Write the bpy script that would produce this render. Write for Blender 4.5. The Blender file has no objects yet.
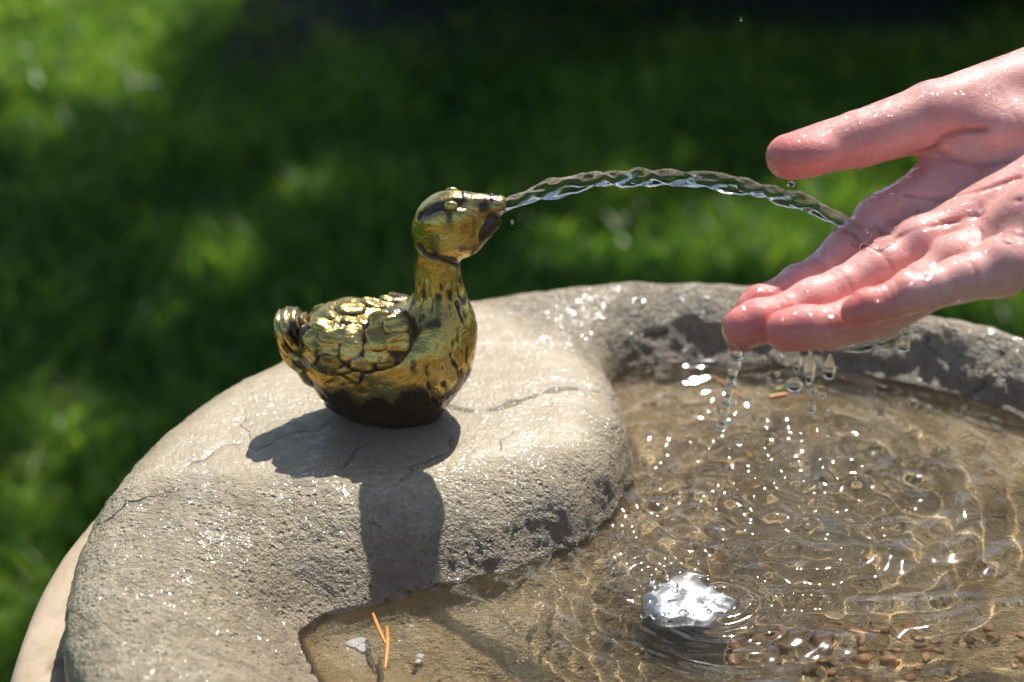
import bpy, math, random
import numpy as np
from mathutils import Vector, Matrix, Euler

# ------------------------------------------------------------------ camera, sky, sun, exposure
S = bpy.context.scene
COL = S.collection
H = 0.82                                   # height of the fountain's top above the lawn (m)
CM = 0.01
PITCH = math.radians(26.0)
LENS, SENSOR, W, HT = 75.0, 36.0, 1024.0, 682.0
FPX = W * LENS / SENSOR
CAM_CM = np.array([5.459, -72.454, 38.503])   # camera, in cm from the duck's foot

cam = bpy.data.cameras.new('camera')
cam.lens = LENS; cam.sensor_width = SENSOR
cam.clip_start = 0.02; cam.clip_end = 400
cam.dof.use_dof = True
cam.dof.focus_distance = 0.755
cam.dof.aperture_fstop = 8.5
cam.dof.aperture_blades = 0
cam_o = bpy.data.objects.new('camera', cam)
cam_o.location = Vector(CAM_CM * CM) + Vector((0, 0, H))
cam_o.rotation_euler = (math.pi / 2 - PITCH, 0, 0)
COL.objects.link(cam_o)
S.camera = cam_o

SX, SY = 0.23, 0.74
SUNV = np.array([SX, SY, 1.0])             # towards the sun, per unit of height
SUN_EL = math.atan2(1.0, math.hypot(SX, SY))
SUN_AZ = math.atan2(SX, SY)                # clockwise from +y

world = bpy.data.worlds.new('World'); S.world = world
world.use_nodes = True
wn = world.node_tree
bg = wn.nodes['Background']
sky = wn.nodes.new('ShaderNodeTexSky')
sky.sky_type = 'NISHITA'; sky.sun_disc = False
sky.sun_elevation = SUN_EL; sky.sun_rotation = SUN_AZ
wn.links.new(sky.outputs[0], bg.inputs[0])
bg.inputs[1].default_value = 0.10

sun = bpy.data.lights.new('sun', 'SUN')
sun.energy = 5.0; sun.angle = math.radians(0.53); sun.color = (1.0, 0.955, 0.89)
sun.cycles.is_caustics_light = True
sun_o = bpy.data.objects.new('sun', sun)
sun_o.rotation_euler = Vector(SUNV).to_track_quat('Z', 'Y').to_euler()
sun_o.location = (2, 4, 8)
COL.objects.link(sun_o)

S.view_settings.view_transform = 'Standard'
S.view_settings.look = 'None'
S.view_settings.exposure = 0.45
S.view_settings.gamma = 1.0
S.view_settings.use_curve_mapping = False
S.render.engine = 'CYCLES'
cy = S.cycles
cy.use_denoising = True
cy.max_bounces = 12; cy.transmission_bounces = 10; cy.transparent_max_bounces = 12
cy.glossy_bounces = 6; cy.diffuse_bounces = 3
cy.caustics_reflective = False; cy.caustics_refractive = True
cy.sample_clamp_indirect = 6.0
cy.blur_glossy = 0.3

rng = np.random.default_rng(7)
random.seed(7)

# ------------------------------------------------------------------ geometry helpers (all in cm, z = 0 at the duck's foot)
_f = np.array([0, math.cos(PITCH), -math.sin(PITCH)])
_u = np.array([0, math.sin(PITCH), math.cos(PITCH)])
_r = np.array([1.0, 0, 0])

def ray(px, py):
    return _f + _r * ((px - 512) / FPX) - _u * ((py - 341) / FPX)

def P(px, py, depth):
    """point (cm) seen in that direction at that distance"""
    return CAM_CM + ray(px, py) * depth

def on_z(px, py, z):
    d = ray(px, py); return CAM_CM + d * ((z - CAM_CM[2]) / d[2])

def on_y(px, py, y):
    d = ray(px, py); return CAM_CM + d * ((y - CAM_CM[1]) / d[1])

def ground_at(px, py):
    return on_z(px, py, -H / CM) * CM      # metres

def smin(a, b, k):
    h = np.maximum(k - np.abs(a - b), 0) / k
    return np.minimum(a, b) - h * h * k * 0.25

def smax(a, b, k):
    return -smin(-a, -b, k)

def cone(p, a, b, ra, rb):
    a = np.asarray(a, float); b = np.asarray(b, float)
    ba = b - a
    t = np.clip(((p - a) @ ba) / (ba @ ba), 0, 1)
    return np.linalg.norm(p - a - t[:, None] * ba, axis=1) - (ra + (rb - ra) * t)

def ellip(p, c, r, rot=None):
    q = p - np.asarray(c, float)
    if rot is not None:
        q = q @ np.array(rot)              # rot: world from local (columns), so q@rot = local
    r = np.asarray(r, float)
    k0 = np.linalg.norm(q / r, axis=1)
    k1 = np.linalg.norm(q / (r * r), axis=1)
    return k0 * (k0 - 1) / np.maximum(k1, 1e-9)

def rotm(x=0, y=0, z=0):
    return np.array(Euler((math.radians(x), math.radians(y), math.radians(z))).to_matrix())

def _hash(ix, iy, iz, seed):
    with np.errstate(over='ignore'):
        h = (ix.astype(np.uint32) * np.uint32(374761393) + iy.astype(np.uint32) * np.uint32(668265263)
             + iz.astype(np.uint32) * np.uint32(2147483647) + np.uint32((seed * 974634077 + 12345) & 0xffffffff))
        h = (h ^ (h >> np.uint32(13))) * np.uint32(1274126177)
        h = h ^ (h >> np.uint32(16))
    return (h & np.uint32(0xffff)).astype(np.float32) / 32767.5 - 1.0

def vnoise(p, freq, seed=0):
    """smooth value noise in [-1, 1]"""
    q = p * freq + 1000.0
    i = np.floor(q).astype(np.int64); f = q - i
    f = f * f * f * (f * (f * 6 - 15) + 10)
    out = 0
    for dx in (0, 1):
        wx = f[:, 0] if dx else 1 - f[:, 0]
        for dy in (0, 1):
            wy = f[:, 1] if dy else 1 - f[:, 1]
            for dz in (0, 1):
                wz = f[:, 2] if dz else 1 - f[:, 2]
                out = out + wx * wy * wz * _hash(i[:, 0] + dx, i[:, 1] + dy, i[:, 2] + dz, seed)
    return out

def fbm(p, freq, octaves=4, seed=0, gain=0.5):
    a, s, n = 1.0, 0, 0
    for o in range(octaves):
        s = s + a * vnoise(p, freq * 2.03 ** o, seed + o * 17); n += a; a *= gain
    return s / n

def surface_nets(D, lo, step):
    S_ = D < 0
    sh = D.shape
    c = np.zeros(tuple(n - 1 for n in D.shape), np.uint8)
    offs = [(i, j, k) for i in (0, 1) for j in (0, 1) for k in (0, 1)]
    sl = lambda o: tuple(slice(q, D.shape[a] - 1 + q) for a, q in enumerate(o))
    for o in offs: c += S_[sl(o)]
    act = np.argwhere((c > 0) & (c < 8))
    vid = np.full(c.shape, -1, np.int32)
    vid[act[:, 0], act[:, 1], act[:, 2]] = np.arange(len(act))
    cv = np.stack([D[act[:, 0] + o[0], act[:, 1] + o[1], act[:, 2] + o[2]] for o in offs], 1)
    acc = np.zeros((len(act), 3)); cnt = np.zeros(len(act))
    oa = np.array(offs, float)
    for a in range(8):
        for b in range(a + 1, 8):
            if np.abs(oa[a] - oa[b]).sum() != 1: continue
            m = (cv[:, a] < 0) != (cv[:, b] < 0)
            t = cv[m, a] / (cv[m, a] - cv[m, b])
            acc[m] += oa[a] + t[:, None] * (oa[b] - oa[a]); cnt[m] += 1
    V = (act + acc / cnt[:, None]) * step + lo
    quads = []
    for ax in range(3):
        a1, a2 = (ax + 1) % 3, (ax + 2) % 3
        s0 = [slice(None)] * 3; s1 = [slice(None)] * 3
        s0[ax] = slice(0, -1); s1[ax] = slice(1, None)
        e = np.argwhere(S_[tuple(s0)] != S_[tuple(s1)])
        e = e[(e[:, a1] > 0) & (e[:, a2] > 0) & (e[:, a1] < D.shape[a1] - 1) & (e[:, a2] < D.shape[a2] - 1)]
        ids = []
        for d1, d2 in ((-1, -1), (0, -1), (0, 0), (-1, 0)):
            q = e.copy(); q[:, a1] += d1; q[:, a2] += d2
            ids.append(vid[q[:, 0], q[:, 1], q[:, 2]])
        q = np.stack(ids, 1)
        fl = ~S_[e[:, 0], e[:, 1], e[:, 2]]
        q[fl] = q[fl][:, ::-1]
        quads.append(q)
    Q = np.concatenate(quads)
    return V, Q[(Q >= 0).all(1)]

def sdf_mesh(f, lo, hi, step, c=4):
    lo = np.asarray(lo, float); hi = np.asarray(hi, float)
    nc = np.ceil((hi - lo) / (step * c)).astype(int) + 1
    cs = step * c
    ax = [lo[a] + (np.arange(nc[a]) + 0.5) * cs - step * 0.5 for a in range(3)]
    G = np.stack(np.meshgrid(*ax, indexing='ij'), -1).reshape(-1, 3)
    dc = f(G)
    D = np.repeat(np.repeat(np.repeat(np.where(dc < 0, -9.0, 9.0).astype(np.float32).reshape(nc), c, 0), c, 1), c, 2)
    act = np.argwhere((np.abs(dc) < cs * 1.25).reshape(nc))
    o = np.stack(np.meshgrid(*[np.arange(c)] * 3, indexing='ij'), -1).reshape(-1, 3)
    for b in range(0, len(act), 20000):
        I = (act[b:b + 20000, None, :] * c + o[None]).reshape(-1, 3)
        D[I[:, 0], I[:, 1], I[:, 2]] = f(lo + I * step)
    return surface_nets(D, lo, step)

def vnormals(V, Fq):
    n = np.cross(V[Fq[:, 2]] - V[Fq[:, 0]], V[Fq[:, 3]] - V[Fq[:, 1]])
    N = np.zeros_like(V)
    for k in range(4): np.add.at(N, Fq[:, k], n)
    return N / np.maximum(np.linalg.norm(N, axis=1, keepdims=True), 1e-12)

def polydist(p, line):
    d = np.full(len(p), 1e9)
    for a, b in zip(line[:-1], line[1:]):
        a = np.asarray(a, float); b = np.asarray(b, float); ba = b - a
        t = np.clip(((p - a) @ ba) / max(ba @ ba, 1e-12), 0, 1)
        d = np.minimum(d, np.linalg.norm(p - a - t[:, None] * ba, axis=1))
    return d

# ------------------------------------------------------------------ object helpers
BASE = {}                                    # object -> its world origin in cm

def tag(o, label=None, cat=None, group=None, kind=None):
    if label: o['label'] = label
    if cat: o['category'] = cat
    if group: o['group'] = group
    if kind: o['kind'] = kind
    return o

def empty(name, base_cm):
    o = bpy.data.objects.new(name, None); COL.objects.link(o)
    o.empty_display_size = 0.02
    base = np.asarray(base_cm, float); BASE[o.name] = base
    o.location = Vector(base * CM) + Vector((0, 0, H))
    return o

def make_mesh(name, V, F, mat, smooth=True, attrs=None):
    me = bpy.data.meshes.new(name)
    V = np.asarray(V, np.float32)
    if isinstance(F, np.ndarray):
        k = F.shape[1]; n = len(F)
        me.vertices.add(len(V)); me.vertices.foreach_set('co', V.ravel())
        me.loops.add(n * k); me.loops.foreach_set('vertex_index', F.astype(np.int32).ravel())
        me.polygons.add(n)
        me.polygons.foreach_set('loop_start', np.arange(0, n * k, k, dtype=np.int32))
        me.update(calc_edges=True)
    else:
        me.from_pydata([tuple(map(float, v)) for v in V], [], [tuple(map(int, f)) for f in F])
    me.polygons.foreach_set('use_smooth', np.full(len(me.polygons), smooth))
    for key, a in (attrs or {}).items():
        at = me.attributes.new(key, 'FLOAT', 'POINT'); at.data.foreach_set('value', np.asarray(a, np.float32))
    if mat: me.materials.append(mat)
    me.update()
    return me

def build(name, V, F, mat, parent=None, smooth=True, attrs=None, base=None):
    V = np.asarray(V, float)
    if parent is not None: b = BASE[parent.name]
    elif base is not None: b = np.asarray(base, float)
    else: b = np.array([(V[:, 0].min() + V[:, 0].max()) / 2, (V[:, 1].min() + V[:, 1].max()) / 2, V[:, 2].min()])
    o = bpy.data.objects.new(name, make_mesh(name, (V - b) * CM, F, mat, smooth, attrs))
    COL.objects.link(o)
    BASE[o.name] = b
    if parent is not None: o.parent = parent
    else: o.location = Vector(b * CM) + Vector((0, 0, H))
    return o

def lathe(prof, n=96, cx=0, cy=0):
    prof = np.asarray(prof, float); m = len(prof)
    t = np.arange(n) * 2 * np.pi / n
    V = np.stack([cx + prof[None, :, 0] * np.cos(t)[:, None], cy + prof[None, :, 0] * np.sin(t)[:, None],
                  np.broadcast_to(prof[None, :, 1], (n, m))], -1).reshape(-1, 3)
    i = np.arange(n)[:, None] * m; j = np.arange(m - 1)[None]
    i2 = ((np.arange(n) + 1) % n)[:, None] * m
    F = np.stack([i + j, i2 + j, i2 + j + 1, i + j + 1], -1).reshape(-1, 4)
    return V, F

def smooth_curve(pts, n):
    pts = np.asarray(pts, float)
    t = np.r_[0, np.cumsum(np.linalg.norm(np.diff(pts, axis=0), axis=1))]
    u = np.linspace(0, t[-1], n); out = []
    ext = np.vstack([2 * pts[0] - pts[1], pts, 2 * pts[-1] - pts[-2]])
    for x in u:
        i = min(max(np.searchsorted(t, x, side='right') - 1, 0), len(pts) - 2)
        s = (x - t[i]) / max(t[i + 1] - t[i], 1e-9)
        p0, p1, p2, p3 = ext[i], ext[i + 1], ext[i + 2], ext[i + 3]
        out.append(0.5 * ((2 * p1) + (-p0 + p2) * s + (2 * p0 - 5 * p1 + 4 * p2 - p3) * s ** 2 + (-p0 + 3 * p1 - 3 * p2 + p3) * s ** 3))
    return np.array(out)

def tube(path, rad, m=12, prof=None, cap=True):
    """tube along path; rad: array or scalar; prof(i, theta) -> radius factor"""
    path = np.asarray(path, float); n = len(path)
    rad = np.broadcast_to(np.asarray(rad, float), (n,))
    T = np.gradient(path, axis=0); T /= np.linalg.norm(T, axis=1, keepdims=True)
    ref = np.array([0, 1.0, 0]) if abs(T[0][1]) < 0.8 else np.array([1.0, 0, 0])
    A = np.cross(T, ref); A /= np.linalg.norm(A, axis=1, keepdims=True)
    B = np.cross(T, A)
    th = np.arange(m) * 2 * np.pi / m
    k = np.ones((n, m)) if prof is None else np.stack([prof(i, th) for i in range(n)])
    R = rad[:, None] * k
    V = (path[:, None] + R[..., None] * (np.cos(th)[None, :, None] * A[:, None] + np.sin(th)[None, :, None] * B[:, None])).reshape(-1, 3)
    i = np.arange(n - 1)[:, None] * m; j = np.arange(m)[None]; j2 = (j + 1) % m
    F = np.stack([i + j, i + j2, i + m + j2, i + m + j], -1).reshape(-1, 4)
    if cap:
        V = np.vstack([V, path[0], path[-1]]); a = len(V) - 2
        q = np.arange(m); q2 = (q + 1) % m
        F = np.vstack([F, np.stack([np.full(m, a), q2, q, q], 1), np.stack([np.full(m, a + 1), (n - 1) * m + q, (n - 1) * m + q2, (n - 1) * m + q2], 1)])
        F = [tuple(f) if f[2] != f[3] else tuple(f[:3]) for f in F.tolist()]
    return V, F

def ball(c, r, nu=14, nv=9, fn=None):
    """closed lumpy ball, r scalar or 3-vector"""
    r = np.broadcast_to(np.asarray(r, float), (3,))
    V = [(0, 0, 1.0)]
    for i in range(1, nv):
        a = math.pi * i / nv
        for j in range(nu):
            b = 2 * math.pi * j / nu
            V.append((math.sin(a) * math.cos(b), math.sin(a) * math.sin(b), math.cos(a)))
    V.append((0, 0, -1.0)); V = np.array(V)
    if fn is not None: V = fn(V)
    F = []
    for j in range(nu): F.append((0, 1 + j, 1 + (j + 1) % nu))
    for i in range(nv - 2):
        for j in range(nu):
            a = 1 + i * nu + j; b = 1 + i * nu + (j + 1) % nu
            F.append((a, a + nu, b + nu, b))
    e = len(V) - 1; s = 1 + (nv - 2) * nu
    for j in range(nu): F.append((e, s + (j + 1) % nu, s + j))
    return V * r + np.asarray(c, float), F

def joined(parts):
    Vs, Fs, n = [], [], 0
    for V, F in parts:
        Vs.append(V); Fs += [tuple(int(i) + n for i in f) for f in (F.tolist() if isinstance(F, np.ndarray) else F)]; n += len(V)
    return np.vstack(Vs), Fs

# ------------------------------------------------------------------ materials
def mat(name):
    m = bpy.data.materials.new(name); m.use_nodes = True
    return m, m.node_tree, m.node_tree.nodes['Principled BSDF']

def N(nt, t, **kw):
    n = nt.nodes.new(t)
    for k, v in kw.items():
        if k.startswith('i_'):
            key = k[2:]
            n.inputs[int(key) if key.isdigit() else key.replace('_', ' ')].default_value = v
        else: setattr(n, k, v)
    return n

def ramp(nt, stops, interp='LINEAR'):
    n = nt.nodes.new('ShaderNodeValToRGB'); cr = n.color_ramp; cr.interpolation = interp
    while len(cr.elements) < len(stops): cr.elements.new(0.5)
    for e, (p, c) in zip(cr.elements, stops):
        e.position = p; e.color = c if len(c) == 4 else (*c, 1)
    return n

def mixc(nt, fac, a, b, mode='MIX'):
    n = nt.nodes.new('ShaderNodeMix'); n.data_type = 'RGBA'; n.blend_type = mode; n.clamp_factor = True
    for s, v in ((0, fac), (6, a), (7, b)):
        if hasattr(v, 'is_output') or isinstance(v, bpy.types.NodeSocket): nt.links.new(v, n.inputs[s])
        else: n.inputs[s].default_value = v if s == 0 or len(v) == 4 else (*v, 1)
    return n.outputs[2]

def math_n(nt, op, a, b=0.0, clamp=False):
    n = nt.nodes.new('ShaderNodeMath'); n.operation = op; n.use_clamp = clamp
    for s, v in ((0, a), (1, b)):
        if isinstance(v, bpy.types.NodeSocket): nt.links.new(v, n.inputs[s])
        else: n.inputs[s].default_value = v
    return n.outputs[0]

def attr(nt, name):
    return N(nt, 'ShaderNodeAttribute', attribute_name=name).outputs['Fac']

def coords(nt):
    return N(nt, 'ShaderNodeTexCoord').outputs['Object']

def noise(nt, vec, scale, detail=4, rough=0.55, dist=0.0):
    n = N(nt, 'ShaderNodeTexNoise', i_Scale=scale, i_Detail=detail, i_Roughness=rough, i_Distortion=dist)
    nt.links.new(vec, n.inputs['Vector']); return n.outputs['Fac']

def bump(nt, height, strength, dist, prev=None):
    b = N(nt, 'ShaderNodeBump', i_Strength=strength, i_Distance=dist)
    nt.links.new(height, b.inputs['Height'])
    if prev is not None: nt.links.new(prev, b.inputs['Normal'])
    return b.outputs[0]

def stone_material():
    m, nt, b = mat('wet_stone'); L = nt.links.new
    co = coords(nt)
    n1 = noise(nt, co, 16, 5, 0.6); n2 = noise(nt, co, 110, 4, 0.7); n3 = noise(nt, co, 520, 3, 0.75); n4 = noise(nt, co, 260, 4, 0.7)
    worn = attr(nt, 'worn'); pool = attr(nt, 'pool'); damp = attr(nt, 'damp')
    grey = ramp(nt, [(0.32, (0.215, 0.165, 0.098)), (0.5, (0.39, 0.315, 0.200)), (0.7, (0.53, 0.445, 0.305))])
    L(math_n(nt, 'ADD', math_n(nt, 'MULTIPLY', n2, 0.5), math_n(nt, 'MULTIPLY', n4, 0.5)), grey.inputs[0])
    tan = ramp(nt, [(0.35, (0.275, 0.21, 0.118)), (0.65, (0.355, 0.285, 0.176))])
    L(math_n(nt, 'ADD', math_n(nt, 'MULTIPLY', n1, 0.6), math_n(nt, 'MULTIPLY', n4, 0.4)), tan.inputs[0])
    c = mixc(nt, worn, grey.outputs[0], tan.outputs[0])
    rawc = math_n(nt, 'SUBTRACT', 1.0, math_n(nt, 'MULTIPLY', worn, 0.8))
    # dark grit, pits and pale grains of the cast stone
    v = N(nt, 'ShaderNodeTexVoronoi', i_Scale=330.0, feature='F1'); L(co, v.inputs['Vector'])
    pit = ramp(nt, [(0.10, (1, 1, 1)), (0.34, (0, 0, 0))]); L(v.outputs['Distance'], pit.inputs[0])
    pm = math_n(nt, 'MULTIPLY', pit.outputs[0], ramp_out(nt, n2, 0.42, 0.6))
    pm = math_n(nt, 'MULTIPLY', pm, rawc)
    c = mixc(nt, math_n(nt, 'MULTIPLY', pm, 0.6), c, (0.09, 0.075, 0.055))
    sp = math_n(nt, 'MULTIPLY', ramp_out(nt, n3, 0.56, 0.66), rawc)
    c = mixc(nt, math_n(nt, 'MULTIPLY', sp, 0.6), c, (0.10, 0.085, 0.068))
    sp2 = ramp_out(nt, noise(nt, co, 380, 3, 0.75), 0.60, 0.70)
    c = mixc(nt, math_n(nt, 'MULTIPLY', sp2, 0.45), c, (0.62, 0.58, 0.50))
    # brown silt on the floor of the pool
    silt = ramp(nt, [(0.3, (0.42, 0.285, 0.135)), (0.5, (0.67, 0.495, 0.26)), (0.72, (0.80, 0.645, 0.39))])
    L(noise(nt, co, 34, 6, 0.68, 0.6), silt.inputs[0])
    c = mixc(nt, pool, c, silt.outputs[0])
    c = mixc(nt, math_n(nt, 'MULTIPLY', damp, 0.6), c, mixc(nt, n4, (0.13, 0.085, 0.045), (0.27, 0.19, 0.11)))
    # hairline cracks
    cs = math_n(nt, 'ABSOLUTE', math_n(nt, 'ADD', attr(nt, 'crack_side'), math_n(nt, 'MULTIPLY', math_n(nt, 'SUBTRACT', n4, 0.5), 0.10)))
    wdt = math_n(nt, 'ADD', 0.03, math_n(nt, 'MULTIPLY', ramp_out(nt, n2, 0.35, 0.65), 0.07))
    cl = math_n(nt, 'SUBTRACT', 1.0, math_n(nt, 'DIVIDE', cs, wdt), True)
    cl = math_n(nt, 'MULTIPLY', math_n(nt, 'POWER', cl, 0.6), attr(nt, 'crack_mask'))
    c = mixc(nt, math_n(nt, 'MULTIPLY', cl, 0.9), c, (0.05, 0.036, 0.024))
    L(c, b.inputs['Base Color'])
    r = ramp(nt, [(0.35, (0.34,) * 3), (0.65, (0.60,) * 3)]); L(n2, r.inputs[0])
    L(r.outputs[0], b.inputs['Roughness']); b.inputs['Specular IOR Level'].default_value = 0.6
    wet = ramp_out(nt, noise(nt, co, 34, 4, 0.65), 0.47, 0.60)
    wet = math_n(nt, 'MULTIPLY', wet, attr(nt, 'wet'))
    L(math_n(nt, 'ADD', 0.05, math_n(nt, 'MULTIPLY', wet, 0.7)), b.inputs['Coat Weight'])
    b.inputs['Coat Roughness'].default_value = 0.075; b.inputs['Coat IOR'].default_value = 1.5
    hgt = math_n(nt, 'ADD', math_n(nt, 'MULTIPLY', n4, 1.0), math_n(nt, 'MULTIPLY', n3, 0.5))
    hgt = math_n(nt, 'SUBTRACT', hgt, math_n(nt, 'MULTIPLY', pm, 0.6))
    hgt = math_n(nt, 'SUBTRACT', hgt, math_n(nt, 'MULTIPLY', cl, 0.8))
    st = math_n(nt, 'SUBTRACT', 1.0, math_n(nt, 'MULTIPLY', worn, 0.75))
    bn = N(nt, 'ShaderNodeBump', i_Distance=0.0032); L(hgt, bn.inputs['Height']); L(st, bn.inputs['Strength'])
    L(bn.outputs[0], b.inputs['Normal'])
    hc = math_n(nt, 'ADD', noise(nt, co, 290, 1.5, 0.5), math_n(nt, 'MULTIPLY', noise(nt, co, 150, 2, 0.5), 0.8))
    bc = N(nt, 'ShaderNodeBump', i_Distance=0.0024, i_Strength=1.0); L(hc, bc.inputs['Height'])
    L(math_n(nt, 'SUBTRACT', 1.0, math_n(nt, 'MULTIPLY', worn, 0.35)), bc.inputs['Strength'])
    L(bc.outputs[0], b.inputs['Coat Normal'])
    return m

def ramp_out(nt, sock, lo, hi):
    r = N(nt, 'ShaderNodeMapRange', i_1=lo, i_2=hi, clamp=True)
    nt.links.new(sock, r.inputs[0]); return r.outputs[0]

def plate_material():
    m, nt, b = mat('dry_sandstone'); L = nt.links.new
    co = coords(nt)
    mp = N(nt, 'ShaderNodeMapping'); mp.inputs['Scale'].default_value = (1, 1, 6); L(co, mp.inputs[0])
    r = ramp(nt, [(0.3, (0.36, 0.27, 0.17)), (0.6, (0.46, 0.36, 0.245)), (0.8, (0.52, 0.43, 0.32))])
    L(noise(nt, mp.outputs[0], 40, 5, 0.65), r.inputs[0])
    c = mixc(nt, math_n(nt, 'MULTIPLY', attr(nt, 'damp'), 0.8), r.outputs[0], (0.16, 0.08, 0.04))
    L(c, b.inputs['Base Color']); b.inputs['Roughness'].default_value = 0.8
    L(bump(nt, noise(nt, co, 160, 4, 0.6), 0.5, 0.001), b.inputs['Normal'])
    return m

def water_material(name, tint=(1, 1, 1), rough=0.0, clear=0.0):
    m, nt, b = mat(name)
    b.inputs['Base Color'].default_value = (*tint, 1)
    b.inputs['Roughness'].default_value = rough
    b.inputs['IOR'].default_value = 1.333
    b.inputs['Transmission Weight'].default_value = 1.0
    b.inputs['Specular IOR Level'].default_value = 0.8
    if clear:                                # part of the light goes straight through
        t = N(nt, 'ShaderNodeBsdfTransparent'); mx = N(nt, 'ShaderNodeMixShader'); mx.inputs[0].default_value = clear
        nt.links.new(b.outputs[0], mx.inputs[1]); nt.links.new(t.outputs[0], mx.inputs[2])
        nt.links.new(mx.outputs[0], nt.nodes['Material Output'].inputs[0])
    return m

def brass_material():
    m, nt, b = mat('worn_brass'); L = nt.links.new
    co = coords(nt)
    n1 = noise(nt, co, 120, 4, 0.6); n2 = noise(nt, co, 420, 3, 0.6)
    pat = attr(nt, 'patina')
    mott = math_n(nt, 'MULTIPLY', ramp_out(nt, noise(nt, co, 75, 4, 0.65), 0.48, 0.70), 0.42)
    edge = math_n(nt, 'ADD', math_n(nt, 'ADD', pat, mott), math_n(nt, 'MULTIPLY', math_n(nt, 'SUBTRACT', n1, 0.5), 0.9))
    fac = ramp_out(nt, edge, 0.30, 0.72)
    gold = ramp(nt, [(0.3, (0.46, 0.29, 0.06)), (0.55, (0.66, 0.49, 0.16)), (0.75, (0.72, 0.60, 0.29))]); L(noise(nt, co, 60, 3), gold.inputs[0])
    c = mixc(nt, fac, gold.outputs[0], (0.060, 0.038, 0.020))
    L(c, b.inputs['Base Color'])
    b.inputs['Metallic'].default_value = 1.0
    L(math_n(nt, 'SUBTRACT', 1.0, math_n(nt, 'MULTIPLY', fac, 0.75)), b.inputs['Metallic'])
    r = ramp(nt, [(0.3, (0.15,) * 3), (0.7, (0.34,) * 3)]); L(n1, r.inputs[0]); L(r.outputs[0], b.inputs['Roughness'])
    b.inputs['Coat Weight'].default_value = 0.25; b.inputs['Coat Roughness'].default_value = 0.08
    h = math_n(nt, 'ADD', n1, math_n(nt, 'MULTIPLY', n2, 0.4))
    L(bump(nt, h, 0.5, 0.0020), b.inputs['Normal'])
    return m

def skin_material():
    m, nt, b = mat('wet_skin'); L = nt.links.new
    co = coords(nt)
    fl = attr(nt, 'flush')
    n1 = noise(nt, co, 95, 5, 0.68)
    base = ramp(nt, [(0.25, (0.66, 0.27, 0.23)), (0.5, (0.73, 0.375, 0.325)), (0.75, (0.77, 0.45, 0.39))]); L(n1, base.inputs[0])
    c = mixc(nt, fl, base.outputs[0], (0.68, 0.175, 0.15))
    c = mixc(nt, math_n(nt, 'MULTIPLY', attr(nt, 'crease'), 0.7), c, (0.42, 0.10, 0.08))
    L(c, b.inputs['Base Color'])
    b.inputs['Subsurface Weight'].default_value = 0.55
    b.inputs['Subsurface Radius'].default_value = (1.0, 0.32, 0.18)
    b.inputs['Subsurface Scale'].default_value = 0.006
    b.inputs['Roughness'].default_value = 0.5; b.inputs['Specular IOR Level'].default_value = 0.3
    L(math_n(nt, 'ADD', 0.45, math_n(nt, 'MULTIPLY', ramp_out(nt, noise(nt, co, 60, 3), 0.40, 0.55), 0.55)), b.inputs['Coat Weight'])
    b.inputs['Coat Roughness'].default_value = 0.09; b.inputs['Coat IOR'].default_value = 1.42
    v = N(nt, 'ShaderNodeTexVoronoi', i_Scale=1300.0, feature='DISTANCE_TO_EDGE'); L(co, v.inputs['Vector'])
    h = math_n(nt, 'ADD', math_n(nt, 'ADD', math_n(nt, 'MULTIPLY', v.outputs['Distance'], 0.5), noise(nt, co, 500, 3)), math_n(nt, 'MULTIPLY', noise(nt, co, 210, 4, 0.65), 0.6))
    L(bump(nt, h, 0.35, 0.0007), b.inputs['Normal'])
    cn = math_n(nt, 'ADD', math_n(nt, 'MULTIPLY', ramp_out(nt, noise(nt, co, 230, 1, 0.5), 0.5, 0.8), 0.7), math_n(nt, 'MULTIPLY', noise(nt, co, 110, 1.5, 0.5), 0.9))
    L(bump(nt, cn, 1.0, 0.0013), b.inputs['Coat Normal'])
    return m

def leaf_material(name, c0, c1, trans=0.45, rough=0.5, cm=None):
    m, nt, b = mat(name); L = nt.links.new
    t = attr(nt, 'tone')
    r = ramp(nt, [(0.0, c0), (0.5, cm or tuple((p + q) / 2 for p, q in zip(c0, c1))), (1.0, c1)]); L(t, r.inputs[0])
    L(r.outputs[0], b.inputs['Base Color']); b.inputs['Roughness'].default_value = rough
    b.inputs['Specular IOR Level'].default_value = 0.35
    tr = N(nt, 'ShaderNodeBsdfTranslucent')
    cc = mixc(nt, 1.0, r.outputs[0], (1.15, 1.25, 0.55), 'MULTIPLY'); L(cc, tr.inputs[0])
    mx = N(nt, 'ShaderNodeMixShader'); mx.inputs[0].default_value = trans
    L(b.outputs[0], mx.inputs[1]); L(tr.outputs[0], mx.inputs[2])
    L(mx.outputs[0], nt.nodes['Material Output'].inputs[0])
    return m

def plain(name, col, rough=0.6, metal=0.0, n_scale=60, var=0.25, bump_d=0.001):
    m, nt, b = mat(name); L = nt.links.new
    co = coords(nt); n = noise(nt, co, n_scale, 4, 0.6)
    r = ramp(nt, [(0.3, tuple(c * (1 - var) for c in col)), (0.7, tuple(min(c * (1 + var), 1) for c in col))]); L(n, r.inputs[0])
    L(r.outputs[0], b.inputs['Base Color']); b.inputs['Roughness'].default_value = rough; b.inputs['Metallic'].default_value = metal
    L(bump(nt, n, 0.4, bump_d), b.inputs['Normal'])
    return m

def lawn_material():
    m, nt, b = mat('lawn_soil_and_thatch'); L = nt.links.new
    co = coords(nt)
    r = ramp(nt, [(0.3, (0.020, 0.045, 0.010)), (0.6, (0.045, 0.095, 0.018)), (0.8, (0.085, 0.125, 0.028))])
    L(noise(nt, co, 9, 6, 0.7), r.inputs[0]); L(r.outputs[0], b.inputs['Base Color'])
    b.inputs['Roughness'].default_value = 1.0; b.inputs['Specular IOR Level'].default_value = 0.1
    L(bump(nt, noise(nt, co, 60, 4, 0.7), 0.8, 0.02), b.inputs['Normal'])
    return m

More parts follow.
